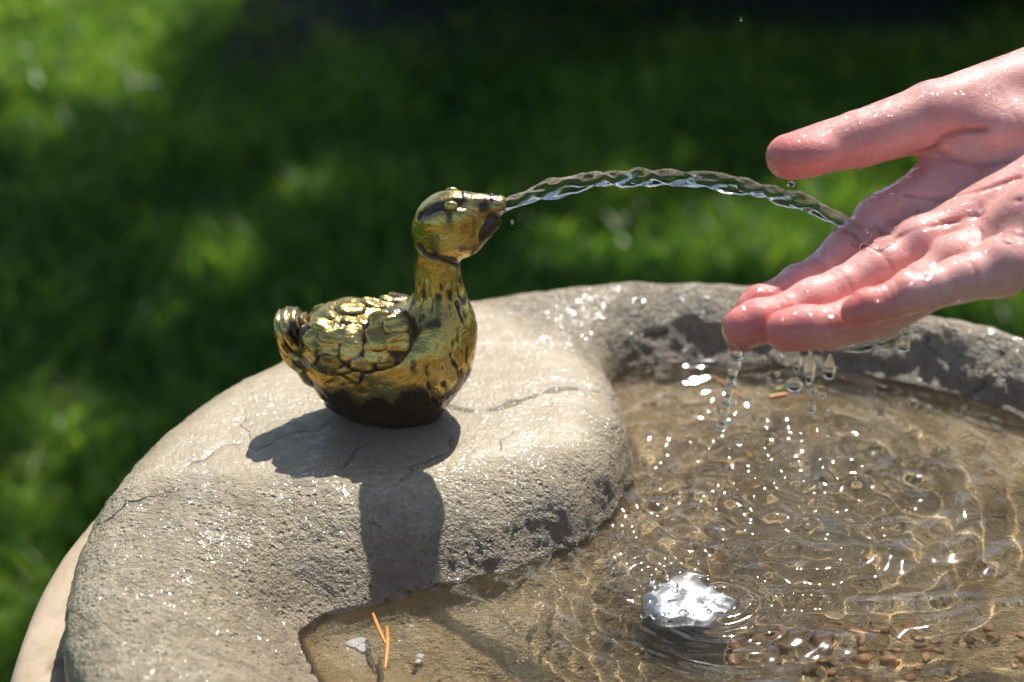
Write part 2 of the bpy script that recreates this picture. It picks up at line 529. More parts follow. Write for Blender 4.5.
M = dict(stone=stone_material(), plate=plate_material(), water=water_material('water', (1.0, 0.985, 0.95), 0.055, 0.12),
         drop=water_material('clear_water', (1, 1, 1), 0.03, 0.08), jet=water_material('jet_water', (1, 1, 1), 0.04, 0.35), brass=brass_material(), skin=skin_material(),
         grass=leaf_material('grass_blade', (0.035, 0.100, 0.028), (0.42, 0.54, 0.085), 0.6, 0.30, (0.135, 0.255, 0.045)),
         leaf=leaf_material('tree_leaf', (0.030, 0.070, 0.014), (0.060, 0.115, 0.022), 0.25),
         shrub=leaf_material('shrub_leaf', (0.025, 0.060, 0.015), (0.085, 0.130, 0.030), 0.35),
         bark=plain('bark', (0.11, 0.085, 0.06), 0.9, 0, 30, 0.4, 0.01), soil=plain('dark_soil', (0.022, 0.016, 0.011), 0.95, 0, 40, 0.4, 0.01),
         lawn=lawn_material(), needle=plain('orange_needle', (0.62, 0.24, 0.05), 0.4, 0, 300, 0.2, 0.0003),
         gravel=plain('red_gravel', (0.58, 0.34, 0.17), 0.5, 0, 120, 0.5), steel=plain('drain_steel', (0.52, 0.54, 0.57), 0.22, 1.0, 120, 0.12, 0.0006),
         dark=plain('dark_bit', (0.02, 0.018, 0.015), 0.5), painted=plain('painted_reflection', (0.82, 0.78, 0.76), 0.6, 0, 200, 0.12),  # pale colour here stands for sky reflected in the water
         green=plain('green_leaf_scrap', (0.25, 0.36, 0.05), 0.5))
# ================================================================== PARTS

# ------------------------------------------------------------------ the ground
g = 60.0
V = []; F = []
xs = np.r_[-g, -20, -8, np.linspace(-4, 5, 46), 10, 20, g]; ys = np.r_[-g, -20, -6, np.linspace(-2, 7, 46), 12, 25, g]
X, Y = np.meshgrid(xs, ys, indexing='ij')
Z = 0.012 * vnoise(np.stack([X.ravel(), Y.ravel(), 0 * X.ravel()], 1), 1.7, 3).reshape(X.shape) * (np.abs(X) < 6) * (np.abs(Y) < 8)
V = np.stack([X, Y, Z], -1).reshape(-1, 3) / CM; V[:, 2] -= H / CM
ny = len(ys); i = (np.arange(len(xs) - 1)[:, None] * ny + np.arange(ny - 1)[None]).ravel()
lawn_o = build('ground', V, np.stack([i, i + ny, i + ny + 1, i + 1], 1), M['lawn'], base=(0, 0, -H / CM))
tag(lawn_o, kind='structure')

def ground_z(x, y):
    return 0.012 * vnoise(np.stack([x, y, 0 * x], 1), 1.7, 3)

# ------------------------------------------------------------------ the fountain
BC = np.array([12.54, -9.37]); BR = 22.25
PC = np.array([14.0, -8.5]); PR = 17.9
ZW = -2.5                                     # water level
LOBE = np.array([(-16, -30), (8, -30), (6, -24), (2.6, -20), (0.2, -16.8), (-1.4, -13.6), (-2.2, -11.2), (-1.2, -9.7), (2, -8.3), (5, -7.1), (7.6, -5.2), (9.2, -2.8), (9.9, 0), (9.8, 3), (9.2, 6.5), (9.0, 13), (-16, 13)], float)

def poly2(p, poly):
    d = np.full(len(p), 1e9); s = np.ones(len(p))
    for a, b in zip(poly, np.roll(poly, -1, 0)):
        e = b - a; w = p - a
        t = np.clip((w @ e) / (e @ e), 0, 1)
        q = w - t[:, None] * e
        d = np.minimum(d, (q * q).sum(1))
        c1 = p[:, 1] >= a[1]; c2 = p[:, 1] < b[1]; c3 = e[0] * w[:, 1] > e[1] * w[:, 0]
        fl = (c1 & c2 & c3) | (~c1 & ~c2 & ~c3)
        s[fl] *= -1
    return s * np.sqrt(d)

def pool2(xy):
    c = np.hypot(xy[:, 0] - PC[0], xy[:, 1] - PC[1]) - PR
    lb = poly2(xy, LOBE) - 0.3
    return smax(c, -lb, 2.4), lb

def bowl_sdf(p):
    r = np.hypot(p[:, 0] - BC[0], p[:, 1] - BC[1]); z = p[:, 2]
    def rbox(r, z, R, z0, z1, k):
        qx = r - (R - k); qz = np.abs(z - (z0 + z1) / 2) - ((z1 - z0) / 2 - k)
        return np.minimum(np.maximum(qx, qz), 0) + np.hypot(np.maximum(qx, 0), np.maximum(qz, 0)) - k
    lift = np.maximum((0.12 + 0.50 * np.clip((p[:, 0] - 9) / 7, 0, 1)) * np.clip((p[:, 1] - 2) / 7, 0, 1) * np.clip((p[:, 0] + 8) / 8, 0, 1), 0.9 * np.clip((p[:, 0] - 17) / 9, 0, 1)) * np.clip((z + 2.8) / 2.4, 0, 1)
    lump = 0.07 * vnoise(p * np.array([1, 1, .6]), 0.16, 5) + 0.05 * vnoise(p, 0.45, 9)
    outer = rbox(r, z - lift, BR, -3.3, 0.15, 1.5)
    outer = np.minimum(outer, rbox(r, z, 20.6, -7.5, -1.0, 0.3)) - lump * (z > -2.6)
    d2, lb = pool2(p[:, :2])
    fl = np.exp(-((p[:, 0] + 2.5) ** 2 + (p[:, 1] + 15) ** 2) / 45.0)
    near_l = np.clip(1 - lb / 2.5, 0, 1)
    tipx = np.clip((p[:, 0] - 5.0) / 4.5, 0, 1) * np.clip((p[:, 1] + 9.5) / 5.0, 0, 1)
    slope = 0.84 * (1 - near_l) + (0.80 - 0.55 * tipx) * near_l + 0.9 * fl
    slope = np.where(z < ZW, 0.2, slope)
    t_ = np.clip((-d2 - 1.0) / 6.5, 0, 1); zb_ = -3.75 - 1.6 * t_ * t_ * (3 - 2 * t_)
    d = (d2 - (z - ZW) * slope) / np.sqrt(1 + slope ** 2)
    pool = smax(d, -(z - zb_), 0.9)
    pool = pool + 0.10 * vnoise(p, 0.6, 21)
    return smax(outer, -pool, 1.5)

V, F = sdf_mesh(bowl_sdf, (BC[0] - 23.2, BC[1] - 23.2, -7.8), (BC[0] + 23.2, BC[1] + 23.2, 1.2), 0.16)
Nn = vnormals(V, F)
d2, lb = pool2(V[:, :2])
rr = np.hypot(V[:, 0] - BC[0], V[:, 1] - BC[1])
sm = lambda x, a, b: np.clip((x - a) / (b - a), 0, 1) ** 2 * (3 - 2 * np.clip((x - a) / (b - a), 0, 1))
flat = sm(Nn[:, 2], 0.75, 0.97)
worn = flat * sm(-poly2(V[:, :2], np.array([(-9, -4.5), (1.5, -5.2), (6, -4.2), (8.8, -1.5), (9.4, 2), (7.5, 6.5), (2, 11), (-6, 8)], float)), -1.6, 1.2)
worn = np.clip(worn + 0.25 * vnoise(V, 0.5, 31) * (worn > 0.02) * (worn < 0.98), 0, 1)
pool = sm(-(V[:, 2] - ZW) + 0.25 * vnoise(V, 0.8, 33), -0.1, 0.35) * (d2 < 1.5)
damp = np.clip(sm(-(V[:, 2] - ZW), -2.3 + 0.7 * sm(V[:, 1], 3, 7), -0.5) * (0.95 + 0.35 * vnoise(V, 0.7, 35)), 0, 1) * sm(-d2, -4.0, -2.0) * (V[:, 2] < 0.2) * (1 - pool)
STREAK = ((444, 405), (470, 411), (495, 409), (520, 401), (545, 393), (570, 389), (600, 392))
# hairline cracks, followed across the top
CR = [[(92, 531), (103, 524), (115, 516), (130, 504), (142, 500), (152, 496), (161, 493)],
      [(183, 470), (196, 462), (211, 452), (226, 446), (239, 440)],
      [(255, 456), (262, 449), (269, 446), (284, 437), (300, 434), (316, 432), (329, 425)],
      [(242, 417), (244, 427), (249, 431), (248, 438)],
      [(200, 382), (216, 378), (232, 379), (247, 371), (261, 367), (277, 362)],
      [(207, 456), (222, 446), (235, 441)],
      [(452, 440), (446, 452), (428, 462), (415, 468), (400, 480)],
      [(345, 470), (352, 455), (366, 446)],
      [(498, 452), (507, 437), (512, 430)]]
disp = np.zeros(len(V))
hole = np.linalg.norm(V - on_z(161, 493, 0.0), axis=1)
wob = np.stack([vnoise(V, 1.7, 41), vnoise(V, 1.7, 43), 0 * lb], 1) * 0.22 + np.stack([vnoise(V, 5, 45), vnoise(V, 5, 47), 0 * lb], 1) * 0.05
def on_bowl(px, py):
    dr = ray(px, py); ss = np.linspace(60, 110, 900)
    dd = bowl_sdf(CAM_CM + dr[None] * ss[:, None])
    return CAM_CM + dr * ss[np.argmax(dd < 0) if (dd < 0).any() else np.argmin(dd)]
lines = [[on_bowl(a, b) for a, b in c] for c in CR]
hole = np.linalg.norm(V - on_bowl(161, 493), axis=1)
for a, b in (((975, 395), (1000, 350)), ((640, 337), (668, 330)), ((925, 335), (938, 352)), ((505, 541), (525, 526)), ((478, 560), (492, 548))):
    ln = []
    for t in np.linspace(0, 1, 7):
        px = a[0] + (b[0] - a[0]) * t + 3 * math.sin(9 * t); py = a[1] + (b[1] - a[1]) * t
        dr = ray(px, py); ss = np.linspace(60, 110, 600)
        dd = bowl_sdf(CAM_CM + dr[None] * ss[:, None])
        ln.append(CAM_CM + dr * ss[np.argmax(dd < 0) if (dd < 0).any() else np.argmin(dd)])
    lines.append(ln)
best = np.full(len(V), 9.0); cside = np.full(len(V), 0.5); cmask = np.zeros(len(V))
Q = V + wob
for ci, ln in enumerate(lines):
    ln = np.array(ln)
    nl = len(ln) - 1
    for k in range(nl):
        a_, b_ = ln[k], ln[k + 1]; e = b_ - a_; el = np.linalg.norm(e); e = e / el
        w_ = Q - a_; t = w_ @ e
        q = w_ - np.clip(t, 0, el)[:, None] * e
        d = np.linalg.norm(q, axis=1)
        nrm = Nn
        sd = np.sign(np.einsum('ij,ij->i', np.cross(np.broadcast_to(e, w_.shape), nrm), w_)) * d
        m_ = d < best
        inside = ((t > 0) | (k > 0)) & ((t < el) | (k < nl - 1))
        best[m_] = d[m_]; cside[m_] = np.clip(sd[m_], -0.5, 0.5)
        cmask[m_] = ((d < 0.42) & inside & (V[:, 2] > -2.4))[m_] * (1.0 if ci < 2 else 0.8)
crack = np.exp(-(best / 0.16) ** 2) * (cmask > 0)
rough = (1 - 0.8 * worn) * (1 - 0.6 * pool)
disp += rough * (0.06 * fbm(V, 1.6, 3, 51) + 0.055 * np.minimum(fbm(V, 3.0, 2, 57), 0.12))
disp += (1 - rough) * 0.018 * fbm(V, 1.2, 3, 53)
chip = np.clip(vnoise(V, 1.3, 61) - 0.5, 0, 1) * rough
disp -= 0.10 * chip
disp -= 0.03 * crack
disp -= 0.25 * np.exp(-(hole / 0.22) ** 2)
V = V + Nn * disp[:, None]
wet = np.clip(0.5 + 1.5 * sm(V[:, 1], 4, 8) * sm(V[:, 0], 5, 10) + 0.9 * (d2 < 3.5) * sm(rr, 10, 14) + 0.8 * np.exp(-((V[:, 0] - 4) ** 2 + (V[:, 1] + 7) ** 2) / 60) + 0.7 * np.exp(-((V[:, 0] + 6) ** 2 + (V[:, 1] + 7) ** 2) / 22) - 0.25 * worn, 0, 1)
fountain = empty('bird_bath_fountain', (BC[0], BC[1], -H / CM))
tag(fountain, 'round weathered stone fountain basin with a raised lobe, on a pedestal over the lawn', 'fountain')
bowl = build('bowl', V, F, M['stone'], fountain, attrs=dict(worn=worn, pool=pool, damp=np.clip(damp + 0.55 * np.exp(-(polydist(V, [on_z(a, b, 0.0) for a, b in STREAK]) / 0.35) ** 2) + 1.2 * np.exp(-(hole / 0.25) ** 2), 0, 1), crack_side=cside, crack_mask=cmask, wet=wet))
bowl.cycles.is_caustics_receiver = True

prof = [(20.7, -3.25), (22.0, -3.12), (23.4, -3.1), (24.0, -3.2), (24.35, -3.6), (24.4, -5.2), (24.1, -6.4), (23.2, -7.4), (20, -8.2), (14, -9.2), (10.5, -11), (9.5, -14)]
pp = np.array(prof); t = np.r_[0, np.cumsum(np.linalg.norm(np.diff(pp, axis=0), axis=1))]
tt = np.linspace(0, t[-1], 70); prof = np.stack([np.interp(tt, t, pp[:, 0]), np.interp(tt, t, pp[:, 1])], 1)
for _ in range(2): prof[1:-1] = (prof[:-2] + 2 * prof[1:-1] + prof[2:]) / 4
V, F = lathe(prof, 300, *BC)
Nn = vnormals(V, F)
V += Nn * (0.05 * fbm(V, 1.2, 3, 71) + 0.14 * vnoise(V, 0.22, 73))[:, None]
rr = np.hypot(V[:, 0] - BC[0], V[:, 1] - BC[1])
dm = sm(-rr + 0.7 * vnoise(V, 1.4, 75), -22.9, -22.2)
build('plate', V, F, M['plate'], fountain, attrs=dict(damp=dm))
zb = -H / CM
V, F = lathe([(9.6, -13.5), (9.2, -16), (8.6, -22), (8.8, -40), (9.6, -60), (10.6, -66), (10.8, -67)], 64, *BC)
build('pedestal', V, F, M['plate'], fountain, attrs=dict(damp=np.zeros(len(V))))
V, F = lathe([(0.1, -66.5), (14, -66.5), (15.2, -67.2), (15.6, -69), (18.5, -72), (19, -74), (19, zb - 1)], 64, *BC)
build('foot', V, F, M['plate'], fountain, attrs=dict(damp=np.zeros(len(V))))

# ------------------------------------------------------------------ the water in the bowl
st = 0.11
ax = np.arange(PC[0] - 19.5, PC[0] + 20.5, st); ay = np.arange(PC[1] - 19.5, PC[1] + 20.5, st)
X, Y = np.meshgrid(ax, ay, indexing='ij')
xy = np.stack([X.ravel(), Y.ravel()], 1); xyz = np.c_[xy, np.zeros(len(xy))]
hgt = np.zeros(len(xy))
def src(px, py): return on_z(px, py, ZW)[:2]
wr = np.random.default_rng(11)
# rings running out from where the drips land
rings = [((722, 440), 0.055, 1.5, 6.0), ((800, 472), 0.075, 1.35, 8.5), ((835, 455), 0.060, 1.7, 9), ((760, 505), 0.06, 1.1, 5),
         ((700, 520), 0.05, 1.0, 4), ((850, 520), 0.06, 1.4, 6.5), ((660, 470), 0.035, 0.9, 3.5), ((790, 430), 0.05, 1.2, 6.0), ((722, 602), 0.09, 0.8, 2.4), ((650, 572), 0.06, 0.7, 1.8)]
for (pxy, a, wl, dec) in rings:
    c = src(*pxy); q = xy - c
    r = np.hypot(q[:, 0], q[:, 1]) + 0.25 * vnoise(xyz, 0.35, 81)
    hgt += a * np.cos(2 * np.pi * r / wl + wr.random() * 6) * np.exp(-r / dec) * np.minimum(1, r / 0.4 + 0.2)
ch = src(770, 510)
q = (xy - ch) / np.array([6.5, 7.5])
calm = np.exp(-(q ** 2).sum(1) ** 1.3)
far = src(860, 600); q2 = (xy - far) / np.array([8.0, 6.0]); calm2 = np.exp(-(q2 ** 2).sum(1))
hgt += calm * (0.24 * fbm(xyz, 0.42, 2, 91, 0.3) - 0.26 * np.abs(fbm(xyz + 40, 0.6, 1, 93)))
hgt += calm2 * 0.30 * fbm(xyz * np.array([0.6, 1.2, 1]), 0.42, 2, 95, 0.4)
hgt += 0.055 * fbm(xyz * np.array([0.5, 1.2, 1]), 0.4, 2, 97)
d2, lb = pool2(xy)
hgt += 0.06 * np.exp(-np.maximum(-d2, 0) / 0.25)          # the meniscus creeping up the stone
hgt *= 1.0
V = np.c_[xy, ZW + hgt]
ny = len(ay); ii = (np.arange(len(ax) - 1)[:, None] * ny + np.arange(ny - 1)[None]).ravel()
F = np.stack([ii, ii + ny, ii + ny + 1, ii + 1], 1)
F = F[(d2[F] < 0.9).all(1)]
used = np.unique(F); mp = np.full(len(V), -1); mp[used] = np.arange(len(used))
WV = V; WH = ZW + hgt
water = build('water', V[used], mp[F], M['water'])
tag(water, 'clear rippling water filling the stone basin', 'water', kind='structure')
water.cycles.is_caustics_caster = True

def water_z(x, y):
    i = int(np.clip(round((x - ax[0]) / st), 0, len(ax) - 1)); j = int(np.clip(round((y - ay[0]) / st), 0, ny - 1))
    return float(WH[i * ny + j])

# ------------------------------------------------------------------ the brass duck
def D(px, py, y=0.0): return on_y(px, py, y)
duck = empty('duck_figurine', D(372, 408))
tag(duck, 'small worn brass duck spouting water from its bill, on the stone lobe', 'figurine')

eyeP = None
def trace(f, px, py, s0=70.0):
    dr = ray(px, py)
    ss = np.linspace(s0, s0 + 18, 721)
    dd = f(CAM_CM + dr[None] * ss[:, None])
    q = CAM_CM + dr * ss[np.argmax(dd < 0) if (dd < 0).any() else np.argmin(dd)]
    e = 0.02
    n = np.array([float(f((q + e * np.eye(3)[k])[None])[0] - f((q - e * np.eye(3)[k])[None])[0]) for k in range(3)])
    return q, n / np.linalg.norm(n)

def duck_core(p):
    d = ellip(p, D(382, 357), (2.75, 1.95, 1.85), rotm(0, 6, 0))
    d = smin(d, ellip(p, D(432, 348), (1.65, 1.75, 2.15), rotm(0, 14, 0)), 1.1)
    d = smin(d, ellip(p, D(350, 360), (1.65, 1.5, 1.3)), 0.9)
    d = smin(d, ellip(p, D(366, 340), (2.3, 1.75, 1.40), rotm(0, 17, 0)), 0.7)
    # foot the body stands on
    d = smin(d, ellip(p, D(378, 403), (1.75, 1.15, 0.5), rotm(0, 4, 0)), 1.3)
    d = smin(d, ellip(p, D(412, 403), (0.85, 1.0, 0.6)), 1.2)
    # neck
    d = smin(d, cone(p, D(443, 320), D(438, 270), 1.06, 0.78), 0.8)
    d = smin(d, cone(p, D(438, 275), D(437, 235), 0.77, 0.90), 0.35)
    # head: crown, cheek, chin
    hd = ellip(p, D(448, 217), (1.30, 0.95, 0.98), rotm(0, -16, 0))
    hd = smin(hd, ellip(p, D(444, 239), (1.08, 0.98, 0.82), rotm(0, -22, 0)), 0.35)
    hd = smin(hd, cone(p, D(462, 236), D(485, 226), 0.72, 0.42), 0.4)
    d = smin(d, hd, 0.22)
    return d

def bill_sdf(p):
    d = cone(p, D(466, 207), D(499, 204), 0.60, 0.30)
    d = smin(d, ellip(p, D(497, 205), (0.36, 0.40, 0.27), rotm(0, -10, 0)), 0.2)
    d = smin(d, cone(p, D(464, 238), D(490, 221), 0.72, 0.40), 0.25)
    d = smax(d, -cone(p, D(493, 212), D(520, 202), 0.13, 0.30), 0.08)
    return d

MIR = lambda q, side: np.asarray(q) * np.array([1, side, 1])

def wing_sdf(p, side):
    p = p * np.array([1, side, 1]) + (np.array([0, -0.3, 0.5]) if side == -1 else 0)
    d = ellip(p, D(356, 346, -1.1), (2.2, 1.12, 1.0), rotm(0, 15, 0))
    d = smin(d, ellip(p, D(392, 334, -1.1), (0.95, 0.95, 1.05), rotm(0, 20, 0)), 0.6)
    d = smin(d, cone(p, D(330, 350, -1.2), D(312, 354, -0.9), 0.85, 0.5), 0.6)
    return d

def tail_sdf(p):
    d = cone(p, D(322, 362), D(294, 336), 1.05, 0.68)
    d = smin(d, ellip(p, D(290, 324), (0.60, 0.95, 0.60), rotm(0, 30, 0)), 0.35)
    return d

def duck_body(p):
    d = duck_core(p)
    d = d + 0.05 * vnoise(p, 1.3, 101)
    return d

lo = D(290, 440) + np.array([-1.5, -3.2, -0.6]); hi = D(520, 180) + np.array([0.5, 3.2, 0.6])
lo[2] = -0.35
V, F = sdf_mesh(duck_body, lo, hi, 0.062)
Nn = vnormals(V, F)
pat = np.zeros(len(V)); dsp = np.zeros(len(V))
head_f = lambda p: np.minimum(duck_core(p), bill_sdf(p))
for side in (1, -1):
    d = polydist(V, [MIR(trace(head_f, a, b)[0], side) for a, b in ((419, 216), (427, 212), (436, 208), (447, 206), (458, 205), (468, 205), (478, 207))]); gq = np.exp(-(d / 0.17) ** 2)
    dsp -= 0.16 * gq; pat = np.maximum(pat, 1.1 * np.exp(-(d / 0.22) ** 2))
    # cheek fold under the head
    fold = [MIR(trace(head_f, a, b)[0], side) for a, b in ((419, 246), (425, 253), (433, 257), (442, 259), (452, 262), (460, 266))]
    d = polydist(V, fold); dsp -= 0.11 * np.exp(-(d / 0.13) ** 2); pat = np.maximum(pat, 0.95 * np.exp(-(d / 0.18) ** 2))
    fold = [MIR(trace(head_f, a, b)[0], side) for a, b in ((470, 214), (475, 224), (473, 236))]
    d = polydist(V, fold); dsp -= 0.04 * np.exp(-(d / 0.12) ** 2); pat = np.maximum(pat, 0.5 * np.exp(-(d / 0.15) ** 2))
# plumage strokes down the neck and breast
zz = V[:, 2]
neck = sm(V[:, 0], D(402, 330)[0], D(420, 330)[0]) * sm(-zz, -6.3, -5.6) * sm(zz, 0.6, 1.6)
ang = np.arctan2(V[:, 1], V[:, 0] - D(438, 300)[0])
stp = np.stack([np.cos(ang) * 1.3 + 0.1 * vnoise(V, 1.2, 109), np.sin(ang) * 1.3, zz * 0.32], 1)
s1 = vnoise(stp, 7.5, 111) + 0.3 * vnoise(stp, 13, 112); stroke = np.clip((s1 - 0.15) / 0.45, 0, 1) * neck
dsp -= 0.06 * stroke; pat = np.maximum(pat, 0.8 * stroke)
dsp += 0.05 * neck * vnoise(stp, 1.5, 113)
# lower body: cast dark, lumpy
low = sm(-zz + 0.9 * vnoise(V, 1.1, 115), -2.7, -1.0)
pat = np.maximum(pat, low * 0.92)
dsp += low * 0.11 * fbm(V, 1.1, 3, 117) + 0.03 * fbm(V, 1.8, 2, 118)
pat = np.maximum(pat, 0.75 * np.clip(vnoise(V, 2.2, 119) - 0.45, 0, 1) * 2)
V = V + Nn * dsp[:, None]
head_top = (zz > 6.2)
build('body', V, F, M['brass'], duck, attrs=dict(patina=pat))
# bill
V, F = sdf_mesh(bill_sdf, D(462, 250) + np.array([0, -0.8, 0]), D(516, 190) + np.array([0, 0.8, 0]), 0.045)
Nn = vnormals(V, F)
pb = 0.42 + 0.25 * sm(V[:, 0], D(472, 220)[0], D(488, 220)[0]) + 0.15 * (V[:, 2] < D(490, 213)[2]) + 0.35 * vnoise(V, 2.5, 121)
V = V + Nn * (0.04 * fbm(V, 2.4, 2, 123))[:, None]
bill = build('bill', V, F, M['brass'], duck, attrs=dict(patina=pb))
for side in (1, -1):
    c = MIR(trace(bill_sdf, 492, 200)[0], side)
    v, f = ball(c, (0.09, 0.06, 0.07)); build('nostril', v, f, M['brass'], bill, attrs=dict(patina=np.full(len(v), 0.9)))
# eyes
for side in (1, -1):
    c = MIR(trace(duck_core, 451, 206)[0], side) * np.array([1, 1.0, 1])
    v, f = ball(c, (0.27, 0.15, 0.19), 18, 12)
    build('eye', v, f, M['brass'], duck, attrs=dict(patina=np.full(len(v), -0.3)))
# wings with separate feathers
FE = [(325, 325, 15, 8, 10), (351, 308, 16, 10, -8), (375, 303, 15, 9, -10), (394, 300, 13, 9, -15), (338, 317, 12, 8, -20),
      (357, 321, 15, 10, -12), (379, 320, 13, 9, -8), (396, 324, 13, 9, -5), (334, 336, 13, 8, 8), (353, 336, 14, 11, -5), (377, 337, 13, 10, 0),
      (398, 342, 11, 9, 12), (314, 340, 11, 9, 25), (311, 355, 11, 8, 25), (329, 348, 11, 9, 18), (352, 352, 14, 10, 5), (377, 352, 13, 9, 10),
      (331, 362, 12, 7, 22), (363, 363, 13, 8, 12), (352, 374, 13, 7, 15), (320, 369, 11, 6, 25), (386, 362, 11, 7, 20), (339, 371, 10, 6, 20)]
fv, ff = [], []
nu, nv = 10, 8
for i_ in range(nv + 1):
    for j_ in range(nu + 1):
        a = -1 + 2 * i_ / nv; c = -1 + 2 * j_ / nu
        wd = (max(0.0, 1 - abs(a) ** 3.5)) ** 0.5 * (0.95 - 0.12 * a)
        h = (max(0.0, 1 - abs(c) ** 4) * max(0.0, 1 - abs(a) ** 5)) ** 0.45
        fv.append((a, c * wd, 0.55 * h - 0.30 + 0.16 * a - 0.05 * max(0, 0.2 - abs(c)) / 0.2))
for i_ in range(nv):
    for j_ in range(nu):
        q = i_ * (nu + 1) + j_; ff.append((q, q + nu + 1, q + nu + 2, q + 1))
fv = np.array(fv)
for side in (1, -1):
    fr_ = np.random.default_rng(77)
    wf = lambda p: wing_sdf(p, side)
    ylo, yhi = (-3.4, 0.4) if side == 1 else (-0.4, 3.4)
    V, F = sdf_mesh(wf, (D(300, 395)[0] - 0.6, ylo, 0.2), (D(420, 300)[0] + 0.7, yhi, 5.6), 0.07)
    Nn = vnormals(V, F)
    V = V + Nn * (0.07 * fbm(V, 1.1, 3, 131))[:, None]
    wing = build('wing', V, F, M['brass'], duck, attrs=dict(patina=np.full(len(V), 0.85)))
    WB = BASE[wing.name]
    w1 = lambda p: np.minimum(wing_sdf(p, 1), duck_core(p))
    for k, (px, py, a, c, rot) in enumerate(FE):
        rot = rot + fr_.uniform(-16, 16); a = a * fr_.uniform(0.85, 1.25); c = c * fr_.uniform(0.85, 1.2)
        q, n = trace(w1, px, py)
        t_im = _r * math.cos(math.radians(rot)) - _u * (-math.sin(math.radians(-rot)))
        t_im = -t_im                                       # feather tips point to the tail
        t_ = t_im - n * (t_im @ n); t_ /= np.linalg.norm(t_)
        if side == -1:
            q = q * np.array([1, -1, 1]) + np.array([0, -0.3, -0.5]); n = n * np.array([1, -1, 1]); t_ = t_ * np.array([1, -1, 1])
        b_ = np.cross(n, t_)
        L_ = a / 26.5 * 1.16; w_ = c / 24.0 * 1.30
        pv = q + fv[:, :1] * t_ * L_ + fv[:, 1:2] * b_ * w_ + fv[:, 2:3] * n * 0.44
        pv = pv + n * (0.09 * vnoise(pv, 2.4, 140 + k) + 0.03 * vnoise(pv, 6.0, 240 + k))[:, None]
        edge = np.clip(0.18 - fv[:, 2], 0, 1) * 2.6
        fr = ff if side == 1 else [f[::-1] for f in ff]
        fe = build('feather', pv, fr, M['brass'], wing, attrs=dict(patina=np.clip(edge + 0.10 + 0.22 * (py > 355) + 0.12 * (px < 330), 0, 1)))
# tail tuft with its feathers
V, F = sdf_mesh(tail_sdf, D(270, 400) + np.array([0, -1.7, 0]), D(335, 300) + np.array([0, 1.7, 0]), 0.062)
Nn = vnormals(V, F)
V = V + Nn * (0.05 * fbm(V, 1.6, 2, 151))[:, None]
tail = build('tail', V, F, M['brass'], duck, attrs=dict(patina=0.95 + 0.3 * vnoise(V, 1.5, 153)))
for k, (pts, rad) in enumerate((([(304, 352), (293, 343), (286, 330), (285, 317), (288, 307)], 0.22), ([(309, 346), (301, 338), (294, 328), (293, 317), (297, 308)], 0.22),
                  ([(312, 340), (306, 331), (301, 321), (306, 313)], 0.20), ([(301, 360), (289, 352), (281, 338), (278, 322), (280, 310)], 0.20),
                  ([(303, 372), (291, 362), (283, 348), (279, 334)], 0.20))):
    path = []
    for (px, py) in pts:
        q, n = trace(tail_sdf, px, py)
        if abs(tail_sdf(q[None])[0]) > 0.3: q = D(px, py, -0.45)
        path.append(q)
    c = smooth_curve(path, 22); rd = rad * np.sin(np.linspace(0.5, 3.0, 22)) ** 0.7
    v, f = tube(c, rd, 10)
    build('tail_feather', v, f, M['brass'], tail, attrs=dict(patina=0.30 + 0.3 * vnoise(v, 2.0, 160 + k)))

# ------------------------------------------------------------------ the hand
HJ = dict(index=[(886, 226, 79.5, .95), (824, 277, 78.3, .84), (784, 298, 77.8, .76), (757, 311, 77.5, .68)],
          middle=[(925, 250, 78.0, .95), (846, 291, 77.0, .88), (790, 316, 76.3, .84), (748, 328, 76.0, .80)],
          ring=[(962, 268, 76.3, .93), (888, 314, 75.6, .86), (836, 327, 75.2, .82), (791, 331, 75.0, .78)],
          pinky=[(1006, 270, 74.8, .86), (934, 289, 74.0, .76), (892, 302, 73.8, .66), (861, 312, 73.6, .57)],
          thumb=[(1080, 78, 82.0, 1.8), (938, 116, 80.0, 1.25), (864, 139, 79.4, 1.07), (794, 157, 79.0, .86)])
HD = -6.0                                          # the hand is held this much nearer than first measured
def PH(a, b, c): return P(a - 5, b, c + HD)
HP = {k: [(PH(a, b, c), r * 0.925) for a, b, c, r in v] for k, v in HJ.items()}
WR = PH(1120, 95, 81.5); WU = PH(1170, 185, 77.5)
EL = PH(2350, -70, 92.0); FM = PH(1420, 60, 82.0)
palm_n = np.cross(HP['pinky'][0][0] - HP['index'][0][0], HP['middle'][3][0] - HP['middle'][0][0])
palm_n /= np.linalg.norm(palm_n)
if palm_n @ _f > 0: palm_n = -palm_n                 # faces the camera

